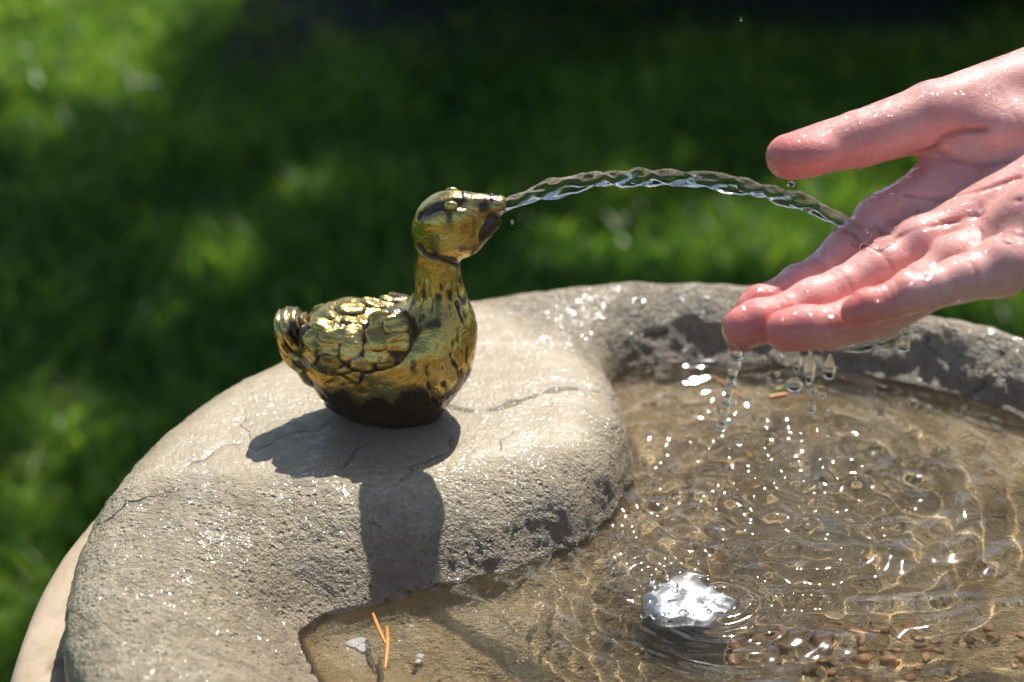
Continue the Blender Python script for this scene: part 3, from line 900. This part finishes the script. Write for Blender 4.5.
def hand_sdf(p):
    pm = None
    carp = {'index': WR + (WU - WR) * 0.12, 'middle': WR + (WU - WR) * 0.40, 'ring': WR + (WU - WR) * 0.68, 'pinky': WR + (WU - WR) * 0.95}
    for k, rb in (('index', 1.45), ('middle', 1.5), ('ring', 1.5), ('pinky', 1.55)):
        a, ra = HP[k][0]
        c = cone(p, a, carp[k], ra * 1.04, rb)
        pm = c if pm is None else smin(pm, c, 0.55)
    # pads at the finger roots, heel of the palm
    for k, s in (('index', .1), ('middle', .12), ('ring', .12), ('pinky', .05)):
        a = HP[k][0][0]
        pm = smin(pm, np.linalg.norm(p - (a + palm_n * 0.22 - (HP[k][1][0] - a) * 0.02), axis=1) - 0.92, 0.4)
    pm = smin(pm, ellip(p, PH(1085, 215, 76.0), (2.6, 1.6, 1.5)), 1.0)
    # forearm
    wc = (WR + WU) / 2
    arm = smin(cone(p, wc, FM, 2.35, 2.75), cone(p, FM, EL, 2.75, 3.9), 1.0)
    pm = smin(pm, arm, 1.6)
    # thumb and its ball
    T = HP['thumb']
    th = cone(p, T[1][0], T[2][0], T[1][1], T[2][1])
    th = smin(th, cone(p, T[2][0], T[3][0], T[2][1], T[3][1]), 0.12)
    th = smin(th, cone(p, T[0][0], T[1][0], T[0][1], T[1][1]), 0.35)
    th = smin(th, ellip(p, PH(815, 156, 78.7), (1.1, .75, .70), rotm(0, -12, 0)), 0.3)
    pm = smin(pm, ellip(p, PH(1010, 130, 80.0), (2.2, 1.35, 1.25), rotm(0, 5, 0)), 0.5)
    pm = smin(pm, cone(p, PH(950, 168, 80.2), PH(896, 214, 79.7), .72, .72), 0.5)
    pm = smin(pm, ellip(p, PH(975, 148, 79.9), (1.25, .8, .62), rotm(0, 4, 0)), 0.22)
    pm = smin(pm, th, 0.55)
    fg = None
    for k in ('index', 'middle', 'ring', 'pinky'):
        J = HP[k]; c = None
        for i_ in range(3):
            (a, ra), (b, rb) = J[i_], J[i_ + 1]
            s = cone(p, a, b, ra * (0.96 if i_ else 1.0), rb * 0.96)
            m_ = a + (b - a) * (0.5 if i_ < 2 else 0.62)
            u_ = (b - a) / np.linalg.norm(b - a)
            n_ = palm_n - u_ * (palm_n @ u_); n_ /= np.linalg.norm(n_); w_ = np.cross(n_, u_)
            R_ = np.stack([u_, w_, n_], 1)
            L_ = np.linalg.norm(b - a) * 0.5
            s = smin(s, ellip(p, m_ + n_ * 0.13, (L_ * (0.80 if i_ < 2 else 1.0), ra * 0.93, ra * 0.88), R_), 0.25)
            c = s if c is None else smin(c, s, 0.14)
        fg = c if fg is None else smin(fg, c, 0.02)
    return smin(pm, fg, 0.32)

hl = np.array([P(715, 360, 76)[0] - 1, -16.0, 0.0])
V1 = [q for k in HP for q, r in HP[k]] + [WR, WU, EL, FM]
V1 = np.array(V1); lo = V1.min(0) - np.array([1.6, 4.6, 4.6]); hi = V1.max(0) + np.array([4.6, 4.6, 4.6])
# fine hand, in one closed skin with the forearm
XC = P(1070, 200, 79)[0]                           # past the picture's edge the skin is meshed more coarsely
def unwarp(q):
    w = q.copy(); m_ = w[:, 0] > XC; w[m_, 0] = XC + (w[m_, 0] - XC) * 5; return w
hi[0] = XC + (hi[0] - XC) / 5
V, F = sdf_mesh(lambda q: hand_sdf(unwarp(q)) / np.where(q[:, 0] > XC, 3.0, 1.0), lo, hi, 0.085)
V = unwarp(V)
Nn = vnormals(V, F)
crease = np.zeros(len(V)); dsp = np.zeros(len(V)); flush = np.zeros(len(V))
facing = np.clip((Nn @ palm_n) * 1.5 + 0.4, 0, 1)
for k in ('index', 'middle', 'ring', 'pinky'):
    J = HP[k]
    for i_ in (1, 2):
        a = J[i_][0]; u_ = J[i_ + 1][0] - J[i_ - 1][0]; u_ /= np.linalg.norm(u_)
        n_ = palm_n - u_ * (palm_n @ u_); n_ /= np.linalg.norm(n_)
        q = V - a; ax_ = q @ u_; rd = np.linalg.norm(q - ax_[:, None] * u_, axis=1)
        own = (rd < J[i_][1] * 1.45)
        for off, s in ((0, 1.0), (0.22, 0.45)):
            gq = np.exp(-((ax_ - off + 0.05 * vnoise(V, 1.5, 171)) / 0.075) ** 2) * own * facing * s
            dsp -= 0.026 * gq; crease = np.maximum(crease, gq * 0.4)
    a = J[0][0] + (J[1][0] - J[0][0]) * 0.52; u_ = J[1][0] - J[0][0]; u_ /= np.linalg.norm(u_)
    q = V - a; ax_ = q @ u_; rd = np.linalg.norm(q - ax_[:, None] * u_, axis=1)
    gq = np.exp(-((ax_ + 0.06 * vnoise(V, 1.5, 173)) / 0.085) ** 2) * (rd < 1.15) * facing
    dsp -= 0.03 * gq; crease = np.maximum(crease, gq * 0.4)
    tip = J[3][0]
    flush = np.maximum(flush, np.exp(-(np.linalg.norm(V - tip, axis=1) / 1.45) ** 2))
    flush = np.maximum(flush, 0.45 * np.exp(-(np.linalg.norm(V - J[2][0], axis=1) / 1.0) ** 2))
tip = HP['thumb'][3][0]
flush = np.maximum(flush, 0.9 * np.exp(-(np.linalg.norm(V - tip, axis=1) / 1.9) ** 2))
flush = np.maximum(flush, 0.4 * np.exp(-(polydist(V, [HP['thumb'][2][0], HP['thumb'][1][0]]) / 1.3) ** 2))
a = HP['thumb'][2][0]; u_ = HP['thumb'][3][0] - HP['thumb'][1][0]; u_ /= np.linalg.norm(u_)
q = V - a; ax_ = q @ u_; rd = np.linalg.norm(q - ax_[:, None] * u_, axis=1)
for off in (0.0, 0.25):
    gq = np.exp(-((ax_ - off + 0.08 * vnoise(V, 1.1, 175)) / 0.09) ** 2) * (rd < 1.6) * np.clip(Nn @ (-_f) * 1.2, 0, 1)
    dsp -= 0.010 * gq; crease = np.maximum(crease, gq * 0.2)
def on_hand(px, py):
    dr = ray(px, py)
    ss = np.linspace(60, 84, 481)
    d = hand_sdf(CAM_CM + dr[None] * ss[:, None])
    hit = np.argmax(d < 0) if (d < 0).any() else np.argmin(d)   # else the nearest pass beside it
    return CAM_CM + dr * ss[hit]
for pts, w_, dp, cs in (([(913, 154), (925, 151), (934, 148), (944, 138), (962, 131), (985, 129)], 0.11, 0.13, 1.0),
                    ([(938, 153), (955, 160), (980, 165), (1010, 160)], 0.12, 0.06, 0.5),
                    ([(905, 195), (935, 200), (975, 192), (1020, 178)], 0.09, 0.07, 0.7),
                    ([(895, 238), (935, 226), (975, 216), (1020, 200)], 0.10, 0.08, 0.8),
                    ([(918, 212), (935, 219), (958, 222)], 0.07, 0.05, 0.6),
                    ([(1000, 90), (1012, 110), (1022, 135)], 0.1, 0.03, 0.3)):
    ln = smooth_curve([on_hand(*q) for q in pts], 20)
    d = polydist(V, ln)
    gq = np.exp(-(d / w_) ** 2); dsp -= dp * gq; crease = np.maximum(crease, gq * cs)
dsp += 0.02 * fbm(V, 0.9, 3, 181)
V = V + Nn * dsp[:, None]
hand = build('hand', V, F, M['skin'], attrs=dict(flush=flush, crease=crease), base=on_hand(880, 300))
hand.cycles.is_caustics_receiver = True
tag(hand, 'wet bare hand held palm up under the water jet', 'hand')

# ------------------------------------------------------------------ the jet and the drips
jet_px = [(497, 212), (503, 208), (513, 203), (525, 198), (542, 192), (560, 187), (580, 183), (600, 180), (620, 178.5), (640, 178), (660, 177.5), (680, 178), (700, 179),
          (720, 181), (740, 185), (760, 190), (780, 196), (800, 202), (815, 208), (830, 215), (845, 223), (858, 231), (866, 236)]
JD0 = (on_y(500, 210, 0.0) - CAM_CM) @ _f; JD1 = (on_hand(860, 233) - CAM_CM) @ _f
path = smooth_curve([P(a, b, JD0 + (JD1 - JD0) * max(0, a - 500) / 360.0) for a, b in jet_px], 420)
u = np.linspace(0, 1, 420)
rad = np.interp(u, [0, 0.05, 0.15, 0.3, 0.5, 0.7, 0.9, 1], [0.22, 0.25, 0.28, 0.28, 0.27, 0.26, 0.23, 0.21])
tw = 2 * np.pi * (13.4 * u) / 3.4 + 0.5 * np.sin(u * 17)
def jp(i, th):
    e = 0.15 * np.cos(2 * (th - tw[i] * 0.6)) + 0.20 * np.cos(3 * (th - tw[i])) + 0.05 * np.cos(5 * th + tw[i] * 1.7) + 0.04 * math.sin(u[i] * 41)
    return 1.0 - 0.02 + e * min(1, 0.35 + u[i] * 5)
V, F = tube(path, rad, 36, jp)
nz = 0.035 * fbm(V, 2.2, 3, 201)
V = V + np.stack([vnoise(V, 1.3, 203), vnoise(V, 1.3, 205), vnoise(V, 1.3, 207)], 1) * 0.06 + np.stack([vnoise(V, 3.6, 213), vnoise(V, 3.6, 215), vnoise(V, 3.6, 217)], 1) * 0.025
jet = build('water_jet', V, F, M['jet'])
tag(jet, 'twisted arc of clear water from the duck bill to the palm', 'water jet')

def drop_shape(stretch=1.0, neck=0.0, seed=0):
    def fn(v):
        w = v.copy(); t = (v[:, 2] + 1) / 2
        w[:, :2] *= (1 - neck * t ** 1.5)[:, None]
        w[:, 2] *= stretch
        return w * (1 + 0.20 * vnoise(v, 1.4, seed))[:, None]
    return fn

def drop(px, py, depth, r, stretch, neck, label, seed=0, name='water_drop', group='drops falling from the hand'):
    v, f = ball((0, 0, 0), 1.0, 20, 14, drop_shape(stretch, neck, seed))
    o = build(name, v * r * 1.05 + P(px, py, depth), f, M['drop'])
    return tag(o, label, 'water drop', group)

# thin stream off the longest fingertip
tp = smooth_curve([P(738, 345, 69.8), P(736, 356, 69.8), P(733, 372, 69.8), P(729, 392, 69.8), P(725, 410, 69.8), P(722, 424, 69.8), P(721, 432, 69.8)], 90)
uu = np.linspace(0, 1, 90)
rd = np.interp(uu, [0, .06, .18, .35, .6, .8, .9, .96, 1], [.32, .26, .20, .17, .14, .13, .18, .15, .05])
V, F = tube(tp, rd, 18, lambda i, th: 1 + 0.18 * np.cos(2 * th + uu[i] * 26) + 0.08 * np.sin(uu[i] * 60))
trickle = build('water_trickle', V, F, M['drop'])
tag(trickle, 'thin stream of water running off the middle fingertip', 'water stream')
drop(797, 361, 69.2, .17, 2.2, .35, 'small elongated drop hanging at the left below the ring finger', 1)
drop(810, 366, 69.2, .23, 2.5, .65, 'teardrop with thin neck hanging between two others under the ring finger', 2)
drop(829, 366, 69.2, .22, 2.1, .40, 'plump drop hanging at the right below the ring finger', 3)
drop(904, 345, 69.4, .22, 1.1, .30, 'single drop clinging under the palm above the back rim', 4)
drop(795, 385, 69.2, .25, .95, .0, 'round drop falling below the three hanging drops', 5)
drop(813, 391, 69.2, .14, 1.0, .0, 'small round drop falling just right of the large round one', 6)
drop(812, 406, 69.2, .15, 1.7, .2, 'lowest elongated drop falling under the ring finger', 7)
drop(823, 395, 69.2, .10, 1.0, .0, 'tiny round drop falling furthest right of the falling drops', 8)
drop(791, 184, 72.8, .15, .8, .2, 'dark little drop hanging under the thumb tip', 9, group='drops clinging to the hand')
drop(512, 222, 78.2, .05, 1.6, .0, 'speck of spray just below the duck bill', 10, group='spray specks')
drop(741, 19, 78.0, .045, 1.8, .0, 'lone speck of spray high above the hand', 11, group='spray specks')

# water lying on the hand: where the jet lands, in the palm, under the fingers
def puddle(name, pts, label, lift=0.0, seed=0):
    C_ = [(on_hand(px, py), r, s) for px, py, r, s in pts]
    def f(p):
        d = None
        for c, r, s in C_:
            q = np.linalg.norm((p - c), axis=1) - r
            d = q if d is None else smin(d, q, 0.30)
        d = d + 0.05 * vnoise(p, 2.3, seed)
        return d
    A = np.array([c for c, r, s in C_])
    v, fq = sdf_mesh(f, A.min(0) - 0.8, A.max(0) + 0.8, 0.05)
    o = build(name, v, fq, M['jet'])
    return tag(o, label, 'water splash')
puddle('water_splash', [(852, 229, .20, 0), (860, 234, .28, 0), (870, 240, .32, 0), (881, 245, .28, 0), (890, 241, .20, 0), (894, 231, .14, 0), (888, 224, .10, 0), (897, 222, .06, 0), (864, 248, .18, 0), (854, 244, .14, 0), (878, 232, .12, 0)], 'clear splash where the jet strikes the palm edge', seed=221)
puddle('water_splash', [(988, 236, .20, 0), (986, 222, .16, 0), (985, 210, .11, 0), (996, 228, .28, 0), (1010, 224, .34, 0), (1022, 222, .34, 0), (1008, 238, .24, 0), (981, 204, .07, 0)], 'glassy bead of water standing in the middle of the palm', seed=223)
puddle('water_splash', [(846, 349, .16, 0), (857, 347, .22, 0), (868, 344, .26, 0), (880, 341, .26, 0), (892, 336, .2, 0), (905, 331, .16, 0), (836, 350, .12, 0)], 'lumpy film of water hanging beneath the ring finger', seed=225)

# fine spray thrown up where the jet lands and off the fingers
parts = []; sr = np.random.default_rng(51)
for (px, py, dp, sx, sy, n_) in ((872, 226, 72.5, 14, 9, 12), (985, 215, 71, 8, 8, 6), (815, 372, 69.5, 22, 12, 7), (735, 440, 76, 10, 8, 7), (760, 360, 70, 12, 4, 4)):
    for _ in range(n_):
        r_ = abs(sr.normal(0.03, 0.02)) + 0.018
        parts.append(ball(P(px + sr.normal() * sx, py + sr.normal() * sy, dp + sr.normal() * 0.8), (r_, r_, r_ * sr.uniform(1, 1.6)), 8, 6))
v, f = joined(parts)
tag(build('spray', v, f, M['drop']), 'fine spray of tiny droplets around the hand', 'spray', kind='stuff')

# ------------------------------------------------------------------ small things in and on the bowl
def floater(name, pts_px, rad, m, label, cat, z=0.04, group=None):
    path = []
    for a, b in pts_px:
        q = on_z(a, b, ZW); q[2] = water_z(q[0], q[1]) + z; path.append(q)
    c = smooth_curve(path, 16)
    v, f = tube(c, rad * np.sin(np.linspace(0.35, 3.0, 16)) ** 0.5, 8)
    return tag(build(name, v, f, m), label, cat, group)
floater('pine_needle', [(373, 614), (378, 628), (386, 645)], 0.075, M['needle'], 'upper left orange needle of the pair floating near the front shore', 'pine needle', group='floating needles')
floater('pine_needle', [(387, 627), (387.5, 645), (385, 670)], 0.075, M['needle'], 'lower right orange needle of the pair floating near the front shore', 'pine needle', group='floating needles')
floater('pine_needle', [(712, 377), (726, 386), (741, 397)], 0.05, M['needle'], 'brown needle floating behind the thin stream of water', 'pine needle', group='floating needles')
floater('leaf_scrap', [(769, 398), (779, 395), (789, 394)], 0.12, M['needle'], 'orange leaf scrap floating near the back wall', 'leaf scrap')
floater('leaf_scrap', [(774, 392), (779, 391), (783, 391)], 0.10, M['green'], 'tiny green leaf scrap floating near the back wall', 'leaf scrap', z=0.1)
floater('seed_husk', [(877, 387), (882, 388), (888, 389)], 0.09, M['dark'], 'black seed husk floating at the back waterline', 'husk')

# pale discs on the floor, painted stand-ins for sky reflections on the water
def reflection(pxs, label, seed):
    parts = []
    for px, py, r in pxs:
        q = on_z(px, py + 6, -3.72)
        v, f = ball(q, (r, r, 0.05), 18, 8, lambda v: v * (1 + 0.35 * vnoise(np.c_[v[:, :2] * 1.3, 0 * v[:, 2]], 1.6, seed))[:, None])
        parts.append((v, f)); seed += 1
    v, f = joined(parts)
    return tag(build('painted_reflection', v, f, M['painted']), label, 'lime crust', 'painted reflections near the front shore')

# drain cap under the surface
q = on_z(690, 588, ZW)
v, f = lathe([(0.05, 0.0), (0.8, -0.01), (1.3, -0.03), (1.5, -0.08), (1.55, -0.16), (1.45, -0.2), (0.5, -0.25), (0.45, -2.3)], 40, q[0], q[1])
_a = np.arctan2(v[:, 1] - q[1], v[:, 0] - q[0]); _k = 1 + 0.30 * vnoise(np.stack([np.cos(_a), np.sin(_a), 0 * _a], 1), 1.7, 257)
v[:, 0] = q[0] + (v[:, 0] - q[0]) * _k; v[:, 1] = q[1] + (v[:, 1] - q[1]) * _k
v[:, 2] += ZW - 0.75 + 0.06 * vnoise(v * np.array([1, 1, 0.1]), 1.1, 255)
M['steel'].node_tree.nodes['Principled BSDF'].inputs['Roughness'].default_value = 0.38
drain = build('drain_cap', v, f, M['steel']); tag(drain, 'shiny metal drain cap just under the water', 'drain cap')

# bubbles riding on the churned water
parts = []
br = np.random.default_rng(31)
for (px, py, sx, sy, n) in ((640, 581, 20, 6, 30), (700, 612, 30, 7, 14), (620, 540, 10, 14, 16), (650, 500, 10, 18, 14), (690, 455, 8, 4, 12), (725, 465, 9, 4, 10),
                            (745, 510, 50, 26, 34), (850, 520, 60, 16, 26), (880, 590, 60, 14, 20), (800, 450, 90, 20, 18), (560, 600, 8, 6, 10), (900, 440, 70, 18, 12)):
    for _ in range(n):
        x, y = px + br.normal() * sx, py + br.normal() * sy
        w = on_z(x, y, ZW)
        d_, _l = pool2(w[None, :2])
        if d_[0] > -0.2: continue
        r = abs(br.normal(0.07, 0.04)) + 0.03
        parts.append(ball((w[0], w[1], water_z(w[0], w[1]) + r * 0.25), (r, r, r * 0.85), 10, 7))
v, f = joined(parts)
tag(build('bubbles', v, f, M['drop']), 'clear bubbles riding on the churned water', 'bubbles', kind='stuff')

# gravel on the floor, lower right
parts = []
gr = np.random.default_rng(37)
for _ in range(85):
    px, py = gr.normal(840, 85), 664 + abs(gr.normal(0, 22)) - 14 * gr.random()
    w = on_z(px, py, -5.3)
    r = gr.uniform(0.10, 0.36)
    sc = np.array([r, r * gr.uniform(.6, 1), r * gr.uniform(.4, .7)])
    sd = int(gr.integers(1, 999))
    v, f = ball((0, 0, 0), sc, 10, 7, lambda v: v * (1 + 0.3 * vnoise(v, 1.1, sd))[:, None])
    a = gr.uniform(0, 6.28); R_ = rotm(gr.uniform(-20, 20), gr.uniform(-20, 20), math.degrees(a))
    parts.append((v @ R_.T + np.array([w[0], w[1], -5.36 + 0.14 * gr.random()]), f))
v, f = joined(parts)
tag(build('gravel', v, f, M['gravel']), 'reddish gravel lying on the basin floor', 'gravel', kind='stuff')

# shallow trickle of water on the lobe, right of the duck
sp_ = []
for k, (a, b) in enumerate(STREAK):
    dr = ray(a, b); ss = np.linspace(70, 95, 800); dd = bowl_sdf(CAM_CM + dr[None] * ss[:, None]); sp_.append(CAM_CM + dr * ss[np.argmax(dd < 0)])
c = smooth_curve(sp_, 120); uu = np.linspace(0, 1, 120)
wd = 0.16 + 0.10 * np.sin(uu * 19) + 0.05 * np.sin(uu * 47); wd *= np.sin(np.linspace(0.2, 3.0, 120)) ** 0.4
v, f = tube(c, wd, 12)
v[:, 2] = np.interp(v[:, 0], c[:, 0], c[:, 2]) + (v[:, 2] - np.interp(v[:, 0], c[:, 0], c[:, 2])) * 0.42 - 0.01
streak = build('spilled_water', v, f, M['jet']); tag(streak, 'thin wandering trickle of spilled water on the lobe right of the duck', 'water trickle')
reflection([(356, 648, .36), (348, 634, .16), (363, 655, .22), (352, 626, .12)], 'largest pale patch painted as a sky reflection left of the needles', 401)
reflection([(404, 634, .20), (411, 633, .14)], 'narrow pale patch painted as a sky reflection just right of the needles', 411)
reflection([(421, 664, .17), (418, 669, .12)], 'smallest pale patch painted as a sky reflection lower right of the needles', 421)

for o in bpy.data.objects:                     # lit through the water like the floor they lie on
    if o.name.split('.')[0] in ('painted_reflection', 'gravel', 'drain_cap'): o.cycles.is_caustics_receiver = True

# ------------------------------------------------------------------ lawn, shade tree, planting bed
# patches of the lawn the sun reaches between the leaves: picture position, size and how open
LIT = [(60, 5, 120, 40, 1.0), (20, 45, 90, 22, .9), (150, 30, 60, 20, .6), (25, 140, 40, 16, .8), (60, 100, 34, 12, .5), (132, 110, 30, 9, .7), (212, 113, 24, 8, .7), (120, 158, 14, 8, .6),
       (297, 208, 30, 13, .95), (350, 238, 18, 9, .9), (215, 285, 40, 18, .6), (40, 440, 40, 22, .8), (75, 470, 30, 20, .7), (20, 540, 40, 26, .8), (10, 640, 40, 45, .95),
       (170, 330, 20, 10, .5), (425, 150, 30, 14, .55), (480, 130, 22, 8, .5), (600, 135, 40, 14, .55), (690, 165, 36, 16, .55), (580, 265, 60, 20, .8), (770, 240, 80, 34, 1.0), (680, 262, 70, 22, .95),
       (830, 200, 60, 24, .9), (900, 165, 50, 20, .7), (640, 205, 26, 10, .5), (1010, 310, 60, 26, 1.0), (985, 60, 60, 22, .8), (1000, 15, 50, 22, .9), (930, 30, 30, 14, .5), (560, 190, 20, 9, .4),
       (95, 220, 18, 9, .4), (330, 120, 12, 6, .35), (250, 50, 8, 4, .6), (205, 42, 8, 4, .6)]
LG = []
for (px, py, rx, ry, s) in LIT:
    c = ground_at(px, py); ex = ground_at(px + rx, py); ey = ground_at(px, py - ry)
    LG.append((c[0], c[1], abs(ex[0] - c[0]), abs(ey[1] - c[1]), s))
LG = np.array(LG)

def openness(gx, gy):
    o = np.zeros(len(gx))
    for cx, cy_, rx, ry, s in LG:
        d = ((gx - cx) / rx) ** 2 + ((gy - cy_) / ry) ** 2
        o = np.maximum(o, np.minimum(1, s * 1.9) * (d < 1.7))
    return o

# tree: trunk and limbs stand beyond the picture, the crown shades the lawn
tr = np.random.default_rng(5)
TB = np.array([2.9, 5.4, 0.0])
tree = empty('shade_tree', (TB / CM) - np.array([0, 0, H / CM]))
tag(tree, 'broad leafy tree shading the lawn behind the fountain', 'tree')
off = np.array([0, 0, -H / CM])
parts = []
trunk = smooth_curve([TB, TB + (0.05, -0.1, 1.2), TB + (-0.1, -0.2, 2.4), TB + (0, -0.3, 3.6), TB + (0.1, -0.4, 4.8)], 30)
parts.append(tube(trunk / CM + off, np.linspace(20, 9, 30) + 5 * np.exp(-np.linspace(0, 8, 30)), 16))
for k in range(11):
    s = 12 + k * 1.5; a = k * 2.4 + 0.4
    p0 = trunk[int(s)]; ln = tr.uniform(1.6, 2.8)
    e = p0 + np.array([math.cos(a) * ln, math.sin(a) * ln * 0.9, tr.uniform(0.3, 1.2)])
    parts.append(tube(smooth_curve([p0, (p0 + e) / 2 + (0, 0, 0.25), e], 12) / CM + off, np.linspace(7, 1.5, 12), 8))
v, f = joined(parts); build('trunk', v, f, M['bark'], tree)
n = 70000
lx = tr.uniform(-2.4, 4.6, n); ly = tr.uniform(2.5, 7.2, n); lz = tr.uniform(2.9, 5.2, n)
cl = fbm(np.stack([lx, ly, lz], 1), 0.9, 2, 301)
edge = ((lx - 1.2) / 3.6) ** 2 + ((ly - 5.6) / 3.2) ** 2 + ((lz - 4.2) / 1.7) ** 2
gx, gy = lx - lz * SX, ly - lz * SY
gx8, gy8 = lx - (lz - 0.8) * SX, ly - (lz - 0.8) * SY
vis = (gx > -2.0) & (gx < 2.2) & (gy > 0.3) & (gy < 2.65 + 0.4 * (gx > -0.45) + 0.2 * vnoise(np.stack([gx, gy, 0 * gx], 1), 1.5, 321))
keep = vis | ((gy >= 2.65) & (gx > 1.6) & (cl > -0.1) & (edge < 1.1))
keep &= tr.random(n) > openness(gx, gy) * 0.985
keep &= gy8 > 0.80
keep &= ~((gx8 < 2.5) & (gx8 > -1.2) & (gy8 < 0.8))
lx, ly, lz = lx[keep], ly[keep], lz[keep]
def leaves(x, y, z, length, rg, tilt=0.7):
    n = len(x); L_ = length * rg.uniform(0.7, 1.25, n); a = rg.uniform(0, 2 * np.pi, n)
    t = np.stack([np.cos(a), np.sin(a), rg.normal(-0.2, tilt, n)], 1); t /= np.linalg.norm(t, axis=1, keepdims=True)
    s = np.cross(t, np.array([0, 0, 1.0]) + rg.normal(0, tilt, (n, 3))); s /= np.linalg.norm(s, axis=1, keepdims=True)
    nn = np.cross(s, t); c = np.stack([x, y, z], 1)
    pts = [c - t * L_[:, None] * .5, c - s * L_[:, None] * .26 - nn * L_[:, None] * .05, c + s * L_[:, None] * .26 - nn * L_[:, None] * .05, c + t * L_[:, None] * .5]
    V = np.stack(pts, 1).reshape(-1, 3); k = np.arange(n)[:, None] * 4
    F = np.concatenate([k + np.array([[0, 1, 2]]), k + np.array([[1, 3, 2]])]).astype(np.int32)
    return V, F, np.repeat(rg.random(n), 4)
v, f, tone = leaves(lx, ly, lz, 0.115, tr)
build('crown', v / CM + off, f, M['leaf'], tree, attrs=dict(tone=tone))

# grass: blades one by one near the picture's field
gr = np.random.default_rng(9)
def blades(n, x0, x1, y0, y1, hmin, hmax, wd):
    x = gr.uniform(x0, x1, n); y = gr.uniform(y0, y1, n)
    dens = 0.5 + 0.5 * vnoise(np.stack([x, y, 0 * x], 1), 5.0, 311)
    k = gr.random(n) < 0.55 + 0.45 * dens
    k &= np.hypot(x - BC[0] * CM, y - BC[1] * CM) > 0.2
    x, y = x[k], y[k]; n = len(x)
    h = gr.uniform(hmin, hmax, n) * (0.8 + 0.5 * dens[k]); a = gr.uniform(0, 2 * np.pi, n); ln = gr.uniform(0.3, 1.3, n) * h
    d = np.stack([np.cos(a), np.sin(a), 0 * a], 1); b = gr.uniform(0, 2 * np.pi, n)
    s = np.stack([np.cos(b), np.sin(b), 0 * b], 1) * (wd * gr.uniform(.6, 1.2, n))[:, None]
    r = np.stack([x, y, ground_z(x, y) - 0.004], 1); up = np.array([0, 0, 1.0])
    m = r + d * ln[:, None] * .35 + up * h[:, None] * .6
    t = r + d * ln[:, None] + up * (h * gr.uniform(.75, 1, n))[:, None]
    V = np.stack([r - s, r + s, m - s * .8, m + s * .8, t], 1).reshape(-1, 3); q = np.arange(n)[:, None] * 5
    F = np.concatenate([q + np.array([[0, 1, 3]]), q + np.array([[0, 3, 2]]), q + np.array([[2, 3, 4]])]).astype(np.int32)
    tone = np.clip(gr.random(n) * 0.6 + 0.4 * dens[k] + 0.15 * gr.normal(size=n), 0, 1)
    return V, F, np.repeat(tone, 5)
a = blades(150000, -1.7, 1.9, 0.3, 3.6, 0.025, 0.065, 0.0024)
b = blades(110000, -3.6, 4.0, -1.2, 5.6, 0.03, 0.07, 0.0048)
V = np.vstack([a[0], b[0]]); F = np.vstack([a[1], b[1] + len(a[0])]); tone = np.r_[a[2], b[2]]
grass = build('grass', V / CM + off, F, M['grass'], smooth=False, attrs=dict(tone=tone), base=(0, 0, -H / CM))
tag(grass, 'short green lawn grass around the fountain', 'grass', kind='stuff')

# planting bed with shrubs along the far edge of the lawn
bx = np.linspace(-0.45, 1.75, 40)
by = 2.80 + 0.10 * np.sin(bx * 2.3) + 0.05 * np.sin(bx * 7)
V = []; rows = 8
for r_ in range(rows):
    yy = by + r_ * 0.28
    V.append(np.stack([bx, yy, ground_z(bx, yy) + 0.012 + 0.05 * math.sin(math.pi * r_ / (rows - 1)) + 0.012 * vnoise(np.stack([bx, yy, 0 * bx], 1), 9, 331)], 1))
V = np.concatenate(V); i = (np.arange(rows - 1)[:, None] * 40 + np.arange(39)[None]).ravel()
bed = build('planting_bed', V / CM + off, np.stack([i, i + 1, i + 41, i + 40], 1), M['soil'], base=(0, 0, -H / CM)); tag(bed, kind='structure')

def shrub(x, y, r, h, n, label, seed, droop=0.0):
    rg = np.random.default_rng(seed)
    root = empty('shrub', (np.array([x, y, 0]) / CM) + off); tag(root, label, 'shrub', 'shrubs in the planting bed')
    ps = []
    for k in range(7):
        a = rg.uniform(0, 6.28); e = np.array([x + math.cos(a) * r * 0.6, y + math.sin(a) * r * 0.6, h * rg.uniform(.6, .9)])
        b0 = np.array([x + math.cos(a) * 0.04, y + math.sin(a) * 0.04, -0.01])
        ps.append(tube(smooth_curve([b0, (b0 + e) / 2 + (0, 0, 0.08), e], 8) / CM + off, np.linspace(1.1, 0.3, 8), 6))
    v, f = joined(ps); build('stem', v, f, M['bark'], root)
    d = rg.normal(size=(n, 3)); d /= np.linalg.norm(d, axis=1, keepdims=True)
    rad = rg.uniform(0.25, 1, n) ** 0.5 * (1 + 0.25 * vnoise(d, 2.0, seed))
    p = np.array([x, y, h * 0.52]) + d * rad[:, None] * np.array([r, r, h * 0.5]); p[:, 2] = np.maximum(p[:, 2], 0.04)
    v, f, tone = leaves(p[:, 0], p[:, 1], p[:, 2], 0.06, rg, 0.6)
    build('foliage', v / CM + off, f, M['shrub'], root, attrs=dict(tone=tone))
shrub(1.05, 3.22, 0.28, 0.45, 2600, 'low sunlit green shrub at the top right corner of the lawn', 11)
for k, (x, y, lab) in enumerate(((-0.02, 3.28, 'dark backlit evergreen at the left end of the hedge along the top'), (0.36, 3.26, 'dark backlit evergreen second from the left in the hedge along the top'),
                                 (0.72, 3.32, 'dark backlit evergreen third from the left in the hedge along the top'), (1.22, 3.75, 'dark backlit evergreen at the right end of the hedge behind the low shrub'))):
    shrub(x, y, 0.40, 1.15, 5200, lab, 20 + k)
